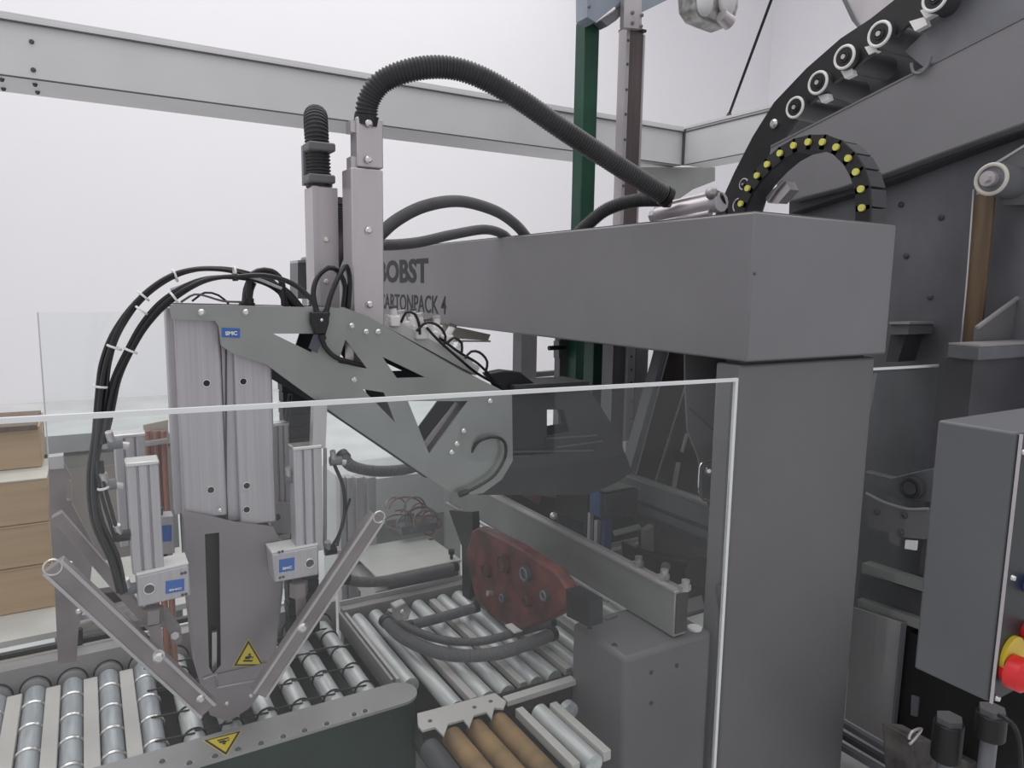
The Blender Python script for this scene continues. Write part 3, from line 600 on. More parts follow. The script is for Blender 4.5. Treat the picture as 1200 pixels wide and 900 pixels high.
part('stud', MB().cyl(W(187, 595, Y=2.02), W(187, 606, Y=2.02), .008, 10).cyl(W(190, 650, Y=2.02), W(190, 664, Y=2.02), .014, 12), M_SEAM, c3)
c4 = cylinder('air_cylinder', 'rear right slim air cylinder between the pusher column and the right front cylinder', 319, 338, 498, 606, 2.02, .04)
part('mount_block', MB().prism(ply([(318, 590), (341, 590), (341, 626), (318, 624)], 2.0), (0, .05, 0)), M_ALU, c4)
part('mount_bore', MB().cyl(W(325, 606, Y=2.0), W(325, 606, Y=1.997), .009, 16), M_SEAM, c4)
part('flange', MB().prism(ply([(320, 628), (340, 626), (340, 631), (320, 633)], 1.99), (0, .04, 0)).prism(ply([(328, 636), (338, 635), (338, 640), (328, 641)], 1.99), (0, .03, 0)), M_BOLT, c4)
# clevises
def clevis(label, pts, Y):
    t = thing('rod_clevis', label, 'joint', W(*pts[-1], Y=Y))
    (ax, ay), (bx, by), (cx, cy) = pts
    part('rod_nut', MB().cyl(W(ax, ay - 4, Y=Y), W(ax, ay + 12, Y=Y), .024, 6), M_ARM, t)
    part('rod', MB().cyl(W(ax, ay + 8, Y=Y), W(bx, by, Y=Y), .012, 14), M_ARM, t)
    part('fork', MB().bar(W(bx, by - 6, Y=Y - .012), W(cx, cy, Y=Y - .012), .026, .008, (0, 1, 0)).bar(W(bx, by - 6, Y=Y + .014), W(cx, cy, Y=Y + .014), .026, .008, (0, 1, 0)), M_ARM, t)
    part('pin', MB().cyl(W(cx, cy, Y=Y - .03), W(cx, cy, Y=Y + .03), .013, 16), M_STEEL, t)
clevis('steel rod clevis under the left cylinder block joined to the left swing arm', [(179, 716), (181, 738), (186, 768)], 1.80)
clevis('steel rod clevis under the right cylinder block joined to the right swing arm', [(350, 686), (352, 704), (354, 733)], 1.84)
t = thing('curved_link', 'dark curved steel link between the left clevis and the grey foot', 'link', W(200, 740, Y=1.87))
part('link', MB().prism(ply([(166, 718), (178, 710), (198, 716), (212, 736), (214, 752), (203, 756), (196, 738), (184, 730), (170, 732)], 1.86), (0, .015, 0)), M_ARM, t)
part('link_bolt', MB().cyl(W(205, 745, Y=1.86), W(205, 745, Y=1.85), .01, 6), M_STEEL, t)
# swing arms
def arm(label, p0, p1, Y, wpx, m, slot=True, d=.03, group=None):
    t = thing('swing_arm', label, 'arm', W(*p1, Y=Y))
    a, b = W(*p0, Y=Y), W(*p1, Y=Y); dd = (b - a).normalized(); n = dd.cross(YV).normalized()
    dep = ((a + b) / 2 - Vector((0, 0, CAMZ))).dot(fw); w_ = wpx * dep / F_PX
    part('bar', MB().bar(a, b, w_, d, (0, 1, 0)), m, t, bevel=.003)
    if slot:
        o = Vector((0, -d / 2 - .001, 0))
        part('edge_lip', MB().bar(a + o + n * w_ * .40, b + o + n * w_ * .40, w_ * .14, .004, (0, 1, 0)).bar(a + o - n * w_ * .40, b + o - n * w_ * .40, w_ * .14, .004, (0, 1, 0)), M_STEEL, t)
        part('end_ring', MB().ring(a + Vector((0, -d / 2, 0)), YV, w_ * .35, .0022, 18, 6), M_BOLT, t)
    return t, a, b
t, a, b = arm('left front swing arm, a brown-grey channel bar sloping down to the foot', (62, 662), (243, 830), 1.79, 25, M_ARM)
bolt(t, W(186, 770, Y=1.775), (0, -1, 0), .013, .01); bolt(t, W(235, 818, Y=1.775), (0, -1, 0), .010, .008)
t, a, b = arm('right front swing arm, a grey channel bar leaning down leftward to the foot', (442, 604), (303, 812), 1.80, 20, M_ARM)
bolt(t, W(354, 735, Y=1.785), (0, -1, 0), .013, .01)
arm('left rear swing arm, a thinner bar behind the cylinders sloping to the conveyor', (66, 602), (180, 735), 2.12, 12, M_ARM, False)
t = thing('rear_arm_bracket', 'rosy grey slotted bracket standing at the left behind the swing arms', 'bracket', W(75, 770, Y=2.2))
part('plate', MB().prism(ply([(57, 540), (73, 540), (84, 560), (84, 590), (110, 640), (105, 690), (92, 735), (90, 775), (68, 778), (64, 690), (58, 600)], 2.2), (0, .02, 0), [ply([(78, 562), (84, 565), (83, 588), (78, 586)], 2.2)]), M_ARM, t)
part('cap', MB().prism(ply([(57, 536), (74, 534), (75, 549), (58, 550)], 2.19), (0, .04, 0)), M_STEEL, t)
for px, py in ((83, 660), (84, 672), (93, 676), (92, 716)): bolt(t, W(px, py, Y=2.2), (0, -1, 0), .008, .008)
# ============================================================ CABLE BUNDLES
def bundle(label, pts, n, r, sp, ties, name='cable_bundle', m=None, tie_m=None):
    P = PP(pts); t = thing(name, label, 'cables', P[0])
    for k in range(n):
        a_ = k * 2.4
        off_ = [Vector((math.cos(a_) * sp + math.sin(i * 1.7 + k) * sp * .25, math.sin(a_) * sp * .8, math.sin(a_ * 1.3 + i) * sp * .4)) for i in range(len(P))]
        part('cable', MB().tube([p + o for p, o in zip(P, off_)], r, 8), m or M_RUB, t)
    for (px, py, Y, dx, dy) in ties:
        c = W(px, py, Y=Y); part('cable_tie', MB().ring(c, W(px + dx, py + dy, Y=Y) - c, sp + r + .001, .003, 14, 6), tie_m or M_WHITE, t, smooth=60)
    return t
bundle('outer bundle of black air tubes looping from the left cylinder over the truss plate', [(142, 695, 1.79), (132, 655, 1.80), (114, 610, 1.80), (108, 560, 1.82), (113, 510, 1.84), (118, 465, 1.86), (124, 425, 1.88), (138, 385, 1.9), (168, 346, 1.92), (210, 320, 1.95), (255, 315, 1.98), (298, 324, 2.0), (330, 338, 2.0), (352, 362, 2.0)], 4, .0055, .008,
       [(118, 453, 1.87, 1, -8), (134, 407, 1.89, 4, -10), (166, 364, 1.9, 8, -9), (168, 347, 1.92, 8, -8), (205, 323, 1.95, 10, -3)])
bundle('inner bundle of black air tubes looping beside the outer one, with white ties', [(118, 520, 1.83), (126, 485, 1.85), (136, 445, 1.87), (152, 410, 1.88), (170, 378, 1.89), (198, 350, 1.9), (240, 328, 1.92), (285, 325, 1.95), (320, 335, 1.98), (348, 360, 2.0)], 3, .0055, .007,
       [(153, 411, 1.88, 5, -10), (204, 349, 1.9, 10, -6), (275, 319, 1.95, 10, 0)])
bundle('pale thin tube riding over the cable loop', [(200, 340, 1.93), (240, 327, 1.93), (290, 324, 1.94), (330, 338, 1.95)], 1, .004, 0, [], 'pale_tube', M_ALU)
bundle('thin black tubes curling down beside the left cylinder fittings', [(116, 540, 1.8), (119, 570, 1.8), (128, 600, 1.8), (138, 634, 1.8)], 2, .004, .005, [(121, 572, 1.8, 2, 8)], 'air_tube')
# dense tangle over the plate
for i, (lab, pts, r) in enumerate([
    ('black cable hooping over the plate top right of the cable loop', [(292, 356, 1.96), (292, 328, 1.96), (302, 318, 1.96), (318, 318, 1.96), (330, 330, 1.96), (333, 358, 1.96)], .008),
    ('second black cable hoop crossing the tangle above the plate', [(300, 322, 1.99), (318, 330, 1.99), (330, 344, 1.99), (336, 360, 1.99)], .009),
    ('black cable arching from the loop down into the clamp', [(272, 325, 1.94), (310, 323, 1.93), (342, 332, 1.92), (364, 350, 1.90), (373, 368, 1.88)], .0065),
    ('black cable rising from the clamp in a hook beside the taller duct', [(373, 372, 1.88), (367, 345, 1.9), (372, 325, 1.92), (385, 314, 1.93), (396, 318, 1.94), (404, 335, 1.95), (402, 360, 1.95)], .007),
    ('black cable running up from the clamp close to the ducts', [(381, 372, 1.88), (388, 345, 1.9), (398, 322, 1.92), (406, 312, 1.94), (410, 330, 1.95), (408, 362, 1.95)], .007),
    ('black cable dropping from the clamp across the triangular cut-out', [(377, 392, 1.87), (380, 405, 1.87), (392, 418, 1.87), (408, 424, 1.88), (430, 430, 1.90)], .0065),
    ('short dark cable standing behind the plate top', [(289, 360, 2.02), (291, 340, 2.02), (295, 330, 2.02)], .014)]):
    P = PP(pts); t = thing('black_cable', lab, 'cable', P[0]); part('jacket', MB().tube(P, r, 8), M_RUB, t)
    part('gland', MB().cyl(P[0], P[0] + (P[1] - P[0]).normalized() * .014, r * 1.5, 10), M_BLACK, t)
t = thing('cable_clamp', 'black plastic cable clamp strapped on the truss plate', 'clamp', W(376, 400, Y=1.87))
part('body', MB().prism(ply([(365, 366), (386, 366), (386, 378), (382, 392), (370, 392), (365, 378)], 1.865), (0, .022, 0)), M_BLACK, t, bevel=.003)
part('strap', MB().prism(ply([(368, 392), (380, 392), (372, 414), (362, 408)], 1.872), (0, .006, 0)), mat('grey_strap', s2l(80, 80, 90), .5), t)
bolt(t, W(377, 375, Y=1.864), (0, -1, 0), .004, .003)
# low tubes lying on plate top
P = PP([(212, 354, 1.95), (228, 345, 1.96), (245, 348, 1.97), (262, 353, 1.97), (290, 354, 1.97)])
t = thing('thin_tube', 'thin dark tube lying in a small wave on the plate top left', 'tube', P[0]); part('tube', MB().tube(P, .003, 6), M_SIDE, t)
P = PP([(225, 353, 1.99), (240, 343, 1.99), (256, 346, 1.99), (268, 356, 1.99)])
t = thing('thin_tube', 'second thin tube curling above the plate top beside the small wave', 'tube', P[0]); part('tube', MB().tube(P, .003, 6), M_BLACK, t)
# ============================================================ WHITE FITTINGS ON THE SLOPE
vm = thing('valve_manifold', 'pale valve manifold strip seated along the sloping plate edge under the white fittings', 'valve', W(500, 430, Y=1.99))
part('strip', MB().bar(W(448, 375, Y=1.99), W(556, 434, Y=1.99), .05, .03), M_BEIGE, vm)
part('slide', MB().bar(W(452, 370, Y=1.99), W(552, 424, Y=1.99), .02, .012), M_BEAMW, vm)
rnd = random.Random(4)
for k, (px, py) in enumerate([(462, 372), (473, 382), (484, 376), (493, 388), (505, 395), (512, 386), (524, 398), (536, 412), (468, 390)]):
    s = [.019, .021, .017, .024, .026, .019, .021, .015, .016][k]; py += 3 if k == 0 else 0
    c = W(px, py, Y=1.965 + .03 * (k % 3))
    t = thing('push_fitting', ['white elbow fitting highest on the slope, nearest the taller duct', 'second white fitting down the slope from the duct', 'white elbow fitting with a tall stem above the manifold', 'large white fitting in the middle of the manifold', 'largest white fitting at the centre of the cluster', 'small white upright fitting above the largest one', 'white fitting below and right of the cluster centre', 'last small white fitting, lowest on the slope', 'small white fitting tucked at the plate edge'][k], 'fitting', c - Vector((0, 0, s)), 'white air fittings on the manifold')
    part('body', MB().box(c.x - s * .8, c.x + s * .8, c.y - s * .6, c.y + s * .6, c.z - s, c.z + s * .7), M_WHITE, t, bevel=.004)
    dx = rnd.uniform(-.6, .9)
    part('collar', MB().cyl(c + Vector((0, 0, s * .6)), c + Vector((s * dx, -s * .2, s * 1.9)), s * .5, 12), M_WHITE, t)
    part('release_ring', MB().cyl(c + Vector((s * dx * .9, -s * .2, s * 1.8)), c + Vector((s * dx * 1.1, -s * .2, s * 2.2)), s * .58, 12), M_ALU if k % 2 else M_SEAM, t)
for lab, pts in (('black tube curling up out of the first white fittings', [(470, 378, 1.96), (476, 366, 1.95), (486, 368, 1.95), (491, 380, 1.95), (492, 392, 1.95)]),
                 ('black tube running down the slope from the fittings to the black flap', [(500, 384, 1.94), (515, 400, 1.94), (540, 422, 1.94), (560, 438, 1.96), (585, 452, 1.98)]),
                 ('second black tube down the slope, just above the first', [(515, 396, 1.95), (540, 414, 1.96), (560, 426, 1.97), (580, 446, 1.98)]),
                 ('thin black tube arching at the foot of the slope', [(545, 420, 1.95), (552, 412, 1.95), (562, 413, 1.95), (571, 424, 1.95), (568, 440, 1.96)]),
                 ('thin black tube arching over the middle white fittings', [(488, 388, 1.94), (500, 378, 1.94), (514, 382, 1.94), (522, 394, 1.94), (520, 406, 1.94)]),
                 ('thin black tube hooked above the lower white fitting', [(524, 402, 1.95), (532, 396, 1.95), (541, 402, 1.95), (541, 414, 1.95)])):
    P = PP(pts); t = thing('air_tube', lab, 'tube', P[0]); part('tube', MB().tube(P, .0042, 8), M_RUB, t)
# left cylinder fittings
for px, py, lab in ((126, 568, 'brass-grey throttle valve at the middle of the left tubes'), (133, 520, 'small throttle valve near the top of the rear left cylinder'), (142, 628, 'black throttle valve low on the left cylinder'), (152, 690, 'steel elbow fitting at the left end of the left cylinder block'), (386, 645, 'black elbow fitting at the right end of the right cylinder block'), (392, 540, 'small black fitting beside the top of the right cylinder'), (340, 560, 'small bright fitting between the right cylinders')):
    c = W(px, py, Y=1.81 if px < 200 else 1.87); t = thing('throttle_valve', lab, 'fitting', c)
    part('body', MB().cyl(c + Vector((-.012, 0, 0)), c + Vector((.018, 0, 0)), .013, 14), M_SIDE if px not in (142, 386) else M_BLACK, t)
    part('knob', MB().cyl(c + Vector((-.004, -.004, .008)), c + Vector((-.008, -.012, .03)), .008, 12), M_STEEL, t)
    part('tube_end', MB().cyl(c + Vector((.01, 0, -.004)), c + Vector((.03, 0, -.008)), .009, 10), M_STEEL, t)
P = PP([(392, 545, 1.86), (402, 570, 1.86), (404, 600, 1.86), (398, 625, 1.86), (388, 642, 1.86)])
t = thing('air_tube', 'black tube hanging down right of the right cylinder to its block', 'tube', P[0]); part('tube', MB().tube(P, .005, 8), M_RUB, t)
P = PP([(395, 640, 1.8), (402, 610, 1.82), (410, 585, 1.9)])
t = thing('air_tube', 'short black tube rising steeply behind the right swing arm', 'tube', P[0]); part('tube', MB().tube(P, .004, 8), M_RUB, t)
P = PP([(340, 462, 2.05), (336, 500, 2.05), (339, 560, 2.05), (352, 600, 2.05)])
t = thing('air_tube', 'black tube dropping between the two right cylinders', 'tube', P[0]); part('tube', MB().tube(P, .006, 8), M_RUB, t)
# dark drag chain behind columns
t = thing('drag_chain', 'black vertical drag chain hanging behind the right air cylinder', 'cable chain', W(345, 560, Y=2.3))
a = W(330, 432, Y=2.3); b = W(368, 432, Y=2.3); zl_ = .55; n_ = 24
hh = (a.z - zl_) / n_
for k in range(n_): part('link', MB().box(a.x + (k % 2) * .002, b.x, 2.3, 2.36, zl_ + k * hh + .002, zl_ + (k + 1) * hh - .002), M_BLACK, t)
# ============================================================ CONVEYORS
ZR = .53; RR = .0275; YF, YN = 2.42, 1.902
lc = thing('infeed_roller_conveyor', 'left roller conveyor with flat slats between its zinc rollers and a green side', 'conveyor', (.1, 2.1, 0))
# far side rail with round cut-outs: sheet standing proud with bulges, and top flange
x0, x1 = -1.0, .722
far = MB().box(x0, x1, YF + .012, YF + .075, ZR - .16, ZR + .055)
part('far_rail', far, M_FRAME, lc)
part('rail_lip', MB().box(x0, x1, YF + .066, YF + .078, ZR + .055, ZR + .061), M_BOLT, lc)
part('under_tray', MB().box(x0, x1, YN, YF, ZR - .14, ZR - .12), M_BLACK, lc)
PIT = .0947
xs = [.001 + PIT * k for k in range(-7, 8)]
def roller(parent, x, ya, yb, r, m, z=ZR, nm='roller'):
    o = part(nm, MB().cyl((x, ya, z - r), (x, yb, z - r), r, 24), m, parent)
    return o
proto = roller(lc, xs[0], YN + .004, YF - .006, RR, M_ROLL)
half = MB()
for k in range(13):
    t0, t1 = math.pi * k / 12 - 0.0, 0
cut = part('roller_seat', MB().tube([Vector((xs[0] + (RR + .012) * math.cos(math.pi * k / 12), YF + .012, ZR - RR + .006 + (RR + .014) * math.sin(math.pi * k / 12))) for k in range(13)], .0025, 6, smooth=False), M_BLACK, lc)
pad = part('roller_boss', MB().cyl((xs[0], YF - .004, ZR - RR + .004), (xs[0], YF + .03, ZR - RR + .004), RR + .010, 24), M_FRAME, lc)
belts = part('drive_band', MB().ring((xs[0], YF - .10, ZR - RR), YV, RR + .0015, .0032, 24, 6), M_BLACK, proto)
for dy in (-.12, -.24, -.36): inst(belts, proto, (0, dy, 0))
shine = part('highlight_band', MB().ring((xs[0], YF - .105, ZR - RR), YV, RR + .0010, .0055, 24, 6), M_BOLT, proto)  # roller highlight modelled as bright rings
for dy in (-.12, -.24, -.36): inst(shine, proto, (0, dy, 0))
for x in xs[1:]:
    r_ = inst(proto, lc, (x - xs[0], 0, 0))
    if x > .15:                                             # the open rollers carry no bright bands
        r_.data = open_mesh = r_.data.copy() if x < .2 else open_mesh
        open_mesh.materials[0] = M_ROLLW
        for ch in list(r_.children):
            if ch.name.startswith('highlight_band'): bpy.data.objects.remove(ch)
    inst(cut, lc, (x - xs[0], 0, 0)); inst(pad, lc, (x - xs[0], 0, 0))
sl = part('slat', MB().box(xs[0] + .029, xs[0] + PIT - .029, YN + .004, YF - .03, ZR - .03, ZR - .003), M_SLAT, lc, bevel=.002)
sl.location.x += 0
for x in xs[1:8]: inst(sl, lc, (x - xs[0], 0, 0))
# round bands between the open rollers
for j, dy in enumerate((.06, .20, .35, .47)):
    for k in range(8, 14):
        part('cross_band', MB().cyl((xs[k], YF - dy, ZR + .001), (xs[k] + PIT, YF - dy - .012, ZR + .001), .0028, 8), M_BLACK, lc)
# near rail
nr0, nr1 = 1.785, 1.9
ztop = ZR + .008
ex = W(492, 812, Z=ztop).x
cxr = ex - .055
def stadium(x0, x1, y0, y1, z):
    r = (y1 - y0) / 2; c = (y0 + y1) / 2
    return [Vector((x0, y0, z))] + [Vector((x1 - r + r * math.cos(a), c + r * math.sin(a), z)) for a in [-math.pi / 2 + math.pi * k / 14 for k in range(15)]] + [Vector((x0, y1, z))]
part('near_rail', MB().prism(stadium(-1.0, ex, nr0, nr1, ztop - .008), (0, 0, .008)), M_FRAME, lc)
part('green_side', MB().prism(stadium(-1.0, ex - .004, nr0 + .004, nr1 - .004, .25), (0, 0, ztop - .008 - .25)), M_GREEND, lc)
for px, py in ((222, 895), (252, 887), (279, 879), (306, 872), (332, 864), (357, 857), (383, 849), (190, 893), (415, 838), (428, 834)):
    p = W(px, py, Z=ztop); bb = bolt(lc, p, (0, 0, 1), .0075, .006, M_SEAM)
    part('washer', MB().cyl(p, p + Vector((0, 0, .0015)), .0105, 16), M_STEEL, bb)
warn(lc, plz([(265, 885), (239, 868), (282, 857)], ztop), (0, 0, 1))
for x in (-.7, .6):
    part('leg', MB().box(x, x + .06, 1.81, 1.87, 0, .25), M_GREEND, lc); part('leg', MB().box(x, x + .06, YF, YF + .06, 0, ZR - .16), M_FRAME, lc)
# -------- right conveyor
rc = thing('outfeed_roller_conveyor', 'central roller conveyor with worn zinc rollers, a toothed cross plate and tan sleeved rollers', 'conveyor', (1.2, 2.0, 0))
part('end_strip', MB().box(.735, .743, 1.92, YF + .02, ZR - .06, ZR + .006), M_FRAME, rc)
part('end_strip', MB().box(.752, .762, 1.92, YF + .02, ZR - .06, ZR + .004), M_SLAT, rc)
part('far_rail', MB().box(.75, 2.3, YF + .012, YF + .05, ZR - .12, ZR + .012), M_FRAME, rc)
part('rail_lip', MB().box(.75, 2.3, YF + .052, YF + .06, ZR + .012, ZR + .03), M_STEEL, rc)
part('under_tray', MB().box(.75, 1.08, 1.345, YF, ZR - .14, ZR - .12), M_BLACK, rc)
x = .795; k = 0
YC = 1.73
while x < 1.85:
    ya = YC if x > .83 else 1.91
    if k % 3 == 2:
        part('filler_strip', MB().box(x - .012, x + .012, ya, YF - .02, ZR - .03, ZR - .004), M_SLAT, rc, bevel=.002); x += .048
    else:
        roller(rc, x, ya, YF - .008, .0265, M_ROLLW); x += .068 if k % 3 == 0 else .054
    k += 1
# toothed cross plate
cp = [(490, 846), (574, 824), (572, 838), (564, 838), (560, 845), (553, 838), (543, 840), (537, 854), (530, 846), (514, 851), (508, 862), (500, 855)]
part('toothed_plate', MB().prism(plz([(489, 836), (580, 812), (593, 822), (590, 830), (579, 829), (576, 842), (570, 834), (555, 838), (550, 852), (543, 843), (525, 848), (520, 862), (510, 852), (495, 856), (490, 850)], ZR + .012), (0, 0, -.006)), M_SLAT, rc)
part('under_tray', MB().box(1.08, 2.0, 1.7, YF, ZR - .14, ZR - .12), M_BLACK, rc)
part('cross_bar', MB().bar(W(592, 822, Z=ZR + .004), W(672, 797, Z=ZR + .004), .03, .016), M_SLAT, rc)
part('cross_wall', MB().bar(W(495, 853, Z=ZR - .03), W(672, 802, Z=ZR - .03), .01, .07), M_BRN2, rc)
for px, py in ((504, 845), (556, 829), (575, 822)): bolt(rc, W(px, py, Z=ZR + .012), (0, 0, 1), .006, .003, M_SEAM)
# near section
for px, py, r, m, nm in ((504, 866, .029, M_DARKP, 'roller'), (530, 852, .029, M_TAN, 'sleeved_roller'), (557, 843, .029, M_TAN, 'sleeved_roller'), (584, 835, .030, M_TAN, 'sleeved_roller'), (632, 825, .026, M_ROLLW, 'roller'), (664, 820, .026, M_ROLL, 'roller')):
    q = W(px, py, Z=ZR); roller(rc, q.x, 1.34 if q.x < 1.09 else 1.56, q.y, r, m, ZR, nm)
for px, py in ((608, 828), (648, 822)):
    q = W(px, py, Z=ZR); part('filler_strip', MB().box(q.x - .012, q.x + .012, 1.34, q.y, ZR - .03, ZR - .002), M_SLAT, rc, bevel=.002)
part('near_rail', MB().box(.75, 1.08, 1.332, 1.338, .30, ZR - .07), M_DARKP, rc)
for x in (.9, 1.0):
    part('leg', MB().box(x, x + .06, 1.36, 1.42, 0, ZR - .14), M_FRAME, rc); part('leg', MB().box(x, x + .06, YF, YF + .06, 0, ZR - .12), M_FRAME, rc)
# ============================================================ COVER BOX, CROSS BEAM
ZC = .716
c0, c1, c2_ = W(735, 772, Z=ZC), W(666, 735, Z=ZC), W(725, 718, Z=ZC)
cb = thing('cover_box', 'grey sheet-metal cover box in the lower centre beneath the end of the grey beam', 'machine cover', (c0.x + .2, c0.y + .1, .2))
part('shell', MB().box(c0.x - .006, 1.548, c0.y, c1.y + .02, .2, ZC), M_COVER, cb, bevel=.014)
for px, py in ((691, 737), (720, 757)): part('screw_hole', MB().cyl(W(px, py, Z=ZC - .002), W(px, py, Z=ZC + .0006), .009, 16), M_BLACK, cb)
for px, py in ((763, 788), (793, 780), (763, 824)): part('screw_hole', MB().cyl(W(px, py, Y=c0.y), W(px, py, Y=c0.y) + Vector((0, -.001, 0)), .007, 14), M_BLACK, cb)
part('fold_tab', MB().bar(W(710, 727, Z=ZC), W(722, 722, Z=ZC), .012, .012), M_COVER, cb)
part('white_cap', MB().cyl(W(814, 737, Z=ZC), W(814, 737, Z=ZC) + Vector((0, 0, .006)), .021, 24), M_WHITE, cb)
part('corner_plate', MB().prism(plz([(796, 708), (822, 700), (826, 716), (802, 722)], ZC + .012), (0, 0, .008)), M_COVER, cb)
XB = 1.41
zb1, zb0 = W(790, 694, X=XB).z, W(787, 746, X=XB).z
ye = W(790, 720, X=XB).y
bm_ = thing('cross_beam', 'grey rectangular beam running from under the truss to the cover box', 'beam', (XB, ye, zb0))
yfar = W(527, 590, X=XB).y
part('tube', MB().box(XB, XB + .05, ye, yfar, zb0, zb1), M_PLATE, bm_, bevel=.003)
part('end_cap', MB().box(XB + .005, XB + .048, ye - .004, ye, zb0 + .01, zb1 - .006), M_BRN2, bm_)
part('top_strip', MB().box(XB - .004, XB + .02, ye, yfar, zb1, zb1 + .006), M_STEEL, bm_)
part('lower_rail', MB().box(XB - .02, XB - .012, ye + .28, yfar, zb0 - .004, zb0 + .004), M_STEEL, bm_)
for px, py in ((748, 670), (778, 686), (803, 695)):
    p = W(px, py, X=XB + .03); p.z = zb1 + .024; part('clamp_lug', MB().cyl(p + Vector((0, 0, -.02)), p + Vector((0, 0, .012)), .012, 10).box(p.x - .022, p.x + .012, p.y - .01, p.y + .01, p.z - .018, p.z - .002), M_FOIL, bm_)
XB2 = 1.99
za_, zb_ = W(837, 595, X=XB2).z, W(837, 636, X=XB2).z
bm2 = thing('cross_beam', 'darker ribbed rail beam parallel to the grey beam, further back left of the column', 'beam', (XB2, 2.2, zb_))
part('tube', MB().box(XB2, XB2 + .06, 1.72, 3.4, zb_, za_), M_SIDE, bm2)
part('top_lip', MB().box(XB2 - .01, XB2 + .02, 1.72, 3.4, za_, za_ + .01), M_PLATE, bm2)
part('groove', MB().box(XB2 - .004, XB2, 1.72, 3.4, zb_ + .035, zb_ + .05), M_DARKP, bm2)
part('lower_rail', MB().box(XB2 - .03, XB2, 1.72, 3.4, zb_ - .03, zb_), M_DARKP, bm2)
bolt(bm2, W(845, 618, X=XB2), (-1, 0, 0), .012, .01, M_SEAM)
# ============================================================ MOTOR UNDER THE BEAM
mt = thing('drive_casting', 'dark drive casting with round bores and a red reflection painted into its colour, hanging under the grey beam over the rollers', 'motor', W(610, 745, Y=1.96))
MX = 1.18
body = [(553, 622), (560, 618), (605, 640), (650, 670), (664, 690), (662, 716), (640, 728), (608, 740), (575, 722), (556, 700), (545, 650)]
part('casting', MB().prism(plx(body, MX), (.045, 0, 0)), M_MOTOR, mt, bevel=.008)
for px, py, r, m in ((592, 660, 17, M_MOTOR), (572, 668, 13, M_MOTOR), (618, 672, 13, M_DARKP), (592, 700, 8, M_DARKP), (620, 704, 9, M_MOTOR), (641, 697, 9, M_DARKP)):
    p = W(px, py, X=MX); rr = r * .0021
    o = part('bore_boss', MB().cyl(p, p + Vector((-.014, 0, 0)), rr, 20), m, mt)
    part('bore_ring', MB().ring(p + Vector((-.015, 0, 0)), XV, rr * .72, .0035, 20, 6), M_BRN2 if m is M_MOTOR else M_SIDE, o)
p = W(577, 695, X=MX - .002); part('bright_nut', MB().cyl(p, p + Vector((-.02, 0, .004)), .011, 6), M_BOLT, mt)
p = W(602, 736, X=MX - .01); part('bright_plate', MB().bar(p + Vector((0, .03, 0)), p + Vector((0, -.03, 0)), .03, .006), M_WHITE, mt)
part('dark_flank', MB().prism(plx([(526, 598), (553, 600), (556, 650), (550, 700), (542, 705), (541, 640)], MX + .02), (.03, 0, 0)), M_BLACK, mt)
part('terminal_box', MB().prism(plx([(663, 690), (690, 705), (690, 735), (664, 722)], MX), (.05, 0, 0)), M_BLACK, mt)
hose('pair of grey hoses sweeping over the rollers into the drive casting, front one', plz([(452, 728), (470, 745), (500, 760), (535, 768), (580, 766), (620, 754), (650, 742)], ZR + .045), 8, M_HOSEG, .006, 'grey_hose')
hose('thinner grey hose running beside the front hose, just behind it', plz([(456, 722), (480, 736), (515, 749), (560, 752), (610, 740), (650, 729)], ZR + .04), 5, M_HOSEG, .005, 'grey_hose')
hose('short grey hose lying across the rollers to the left end of the casting', plz([(478, 734), (500, 728), (530, 720), (560, 711)], ZR + .03), 6, M_HOSEG, .006, 'grey_hose')
t = thing('hose_clip', 'dark metal clip gripping the grey hoses on the rollers', 'clip', W(470, 722, Y=2.1))
part('block', MB().prism(ply([(462, 712), (476, 706), (482, 716), (479, 726), (466, 728)], 2.08), (0, .04, 0)), M_FOIL, t, bevel=.004); bolt(t, W(471, 716, Y=2.08), (0, -1, 0), .008, .01)
hose('thick grey hose resting in front of the white unit behind the right swing arm', [(404, 678, 2.42), (425, 682, 2.42), (460, 680, 2.44), (500, 672, 2.48), (535, 664, 2.5)], 6, M_HOSEG, .006, 'grey_hose')
hose('dark grey hose sagging below the truss plate behind the right cylinder', [(402, 534, 2.3), (412, 546, 2.25), (440, 552, 2.22), (475, 550, 2.2), (500, 540, 2.2)], 7, M_HOSEG, .006, 'grey_hose')
# ============================================================ UNITS BEHIND THE CONVEYOR
YB_ = 2.56
t = thing('white_unit', 'off-white rectangular cover unit on the far side of the central rollers', 'machine unit', W(480, 700, Y=YB_))
a = W(442, 678, Y=YB_); b = W(541, 660, Y=YB_)
zt2 = W(480, 668, Y=YB_).z
part('cover', MB().box(a.x, b.x, YB_, YB_ + .34, zt2 - .012, zt2), M_BEIGE, t, bevel=.004)
part('slot_body', MB().box(a.x + .05, b.x - .01, YB_ + .01, YB_ + .3, zt2 - .07, zt2 - .012), M_SIDE, t)
part('lower_body', MB().box(a.x, b.x, YB_ + .02, YB_ + .32, .45, zt2 - .07), M_BEIGE, t)
p = W(529, 655, Z=zt2); part('black_knob', MB().cyl(p, p + Vector((0, 0, .03)), .007, 10).cyl(p + Vector((0, 0, .022)), p + Vector((0, 0, .04)), .013, 14), M_BLACK, t)
part('leg', MB().box(a.x, a.x + .1, YB_ + .1, YB_ + .2, 0, .45), M_BEIGE, t)
t = thing('fluted_posts', 'group of pale fluted aluminium posts behind the right cylinder and swing arm', 'posts', W(430, 700, Y=2.9))
for px0, px1 in ((398, 405), (407, 414), (417, 427), (430, 441)):
    a, b = W(px0, 560, Y=2.9), W(px1, 560, Y=2.9); part('post', MB().box(a.x, b.x, 2.9, 2.96, 0, a.z), M_ALU, t, bevel=.004)
t = thing('pale_housing', 'pale machine housing in the background below the truss plate', 'machine unit', W(480, 660, Y=3.3))
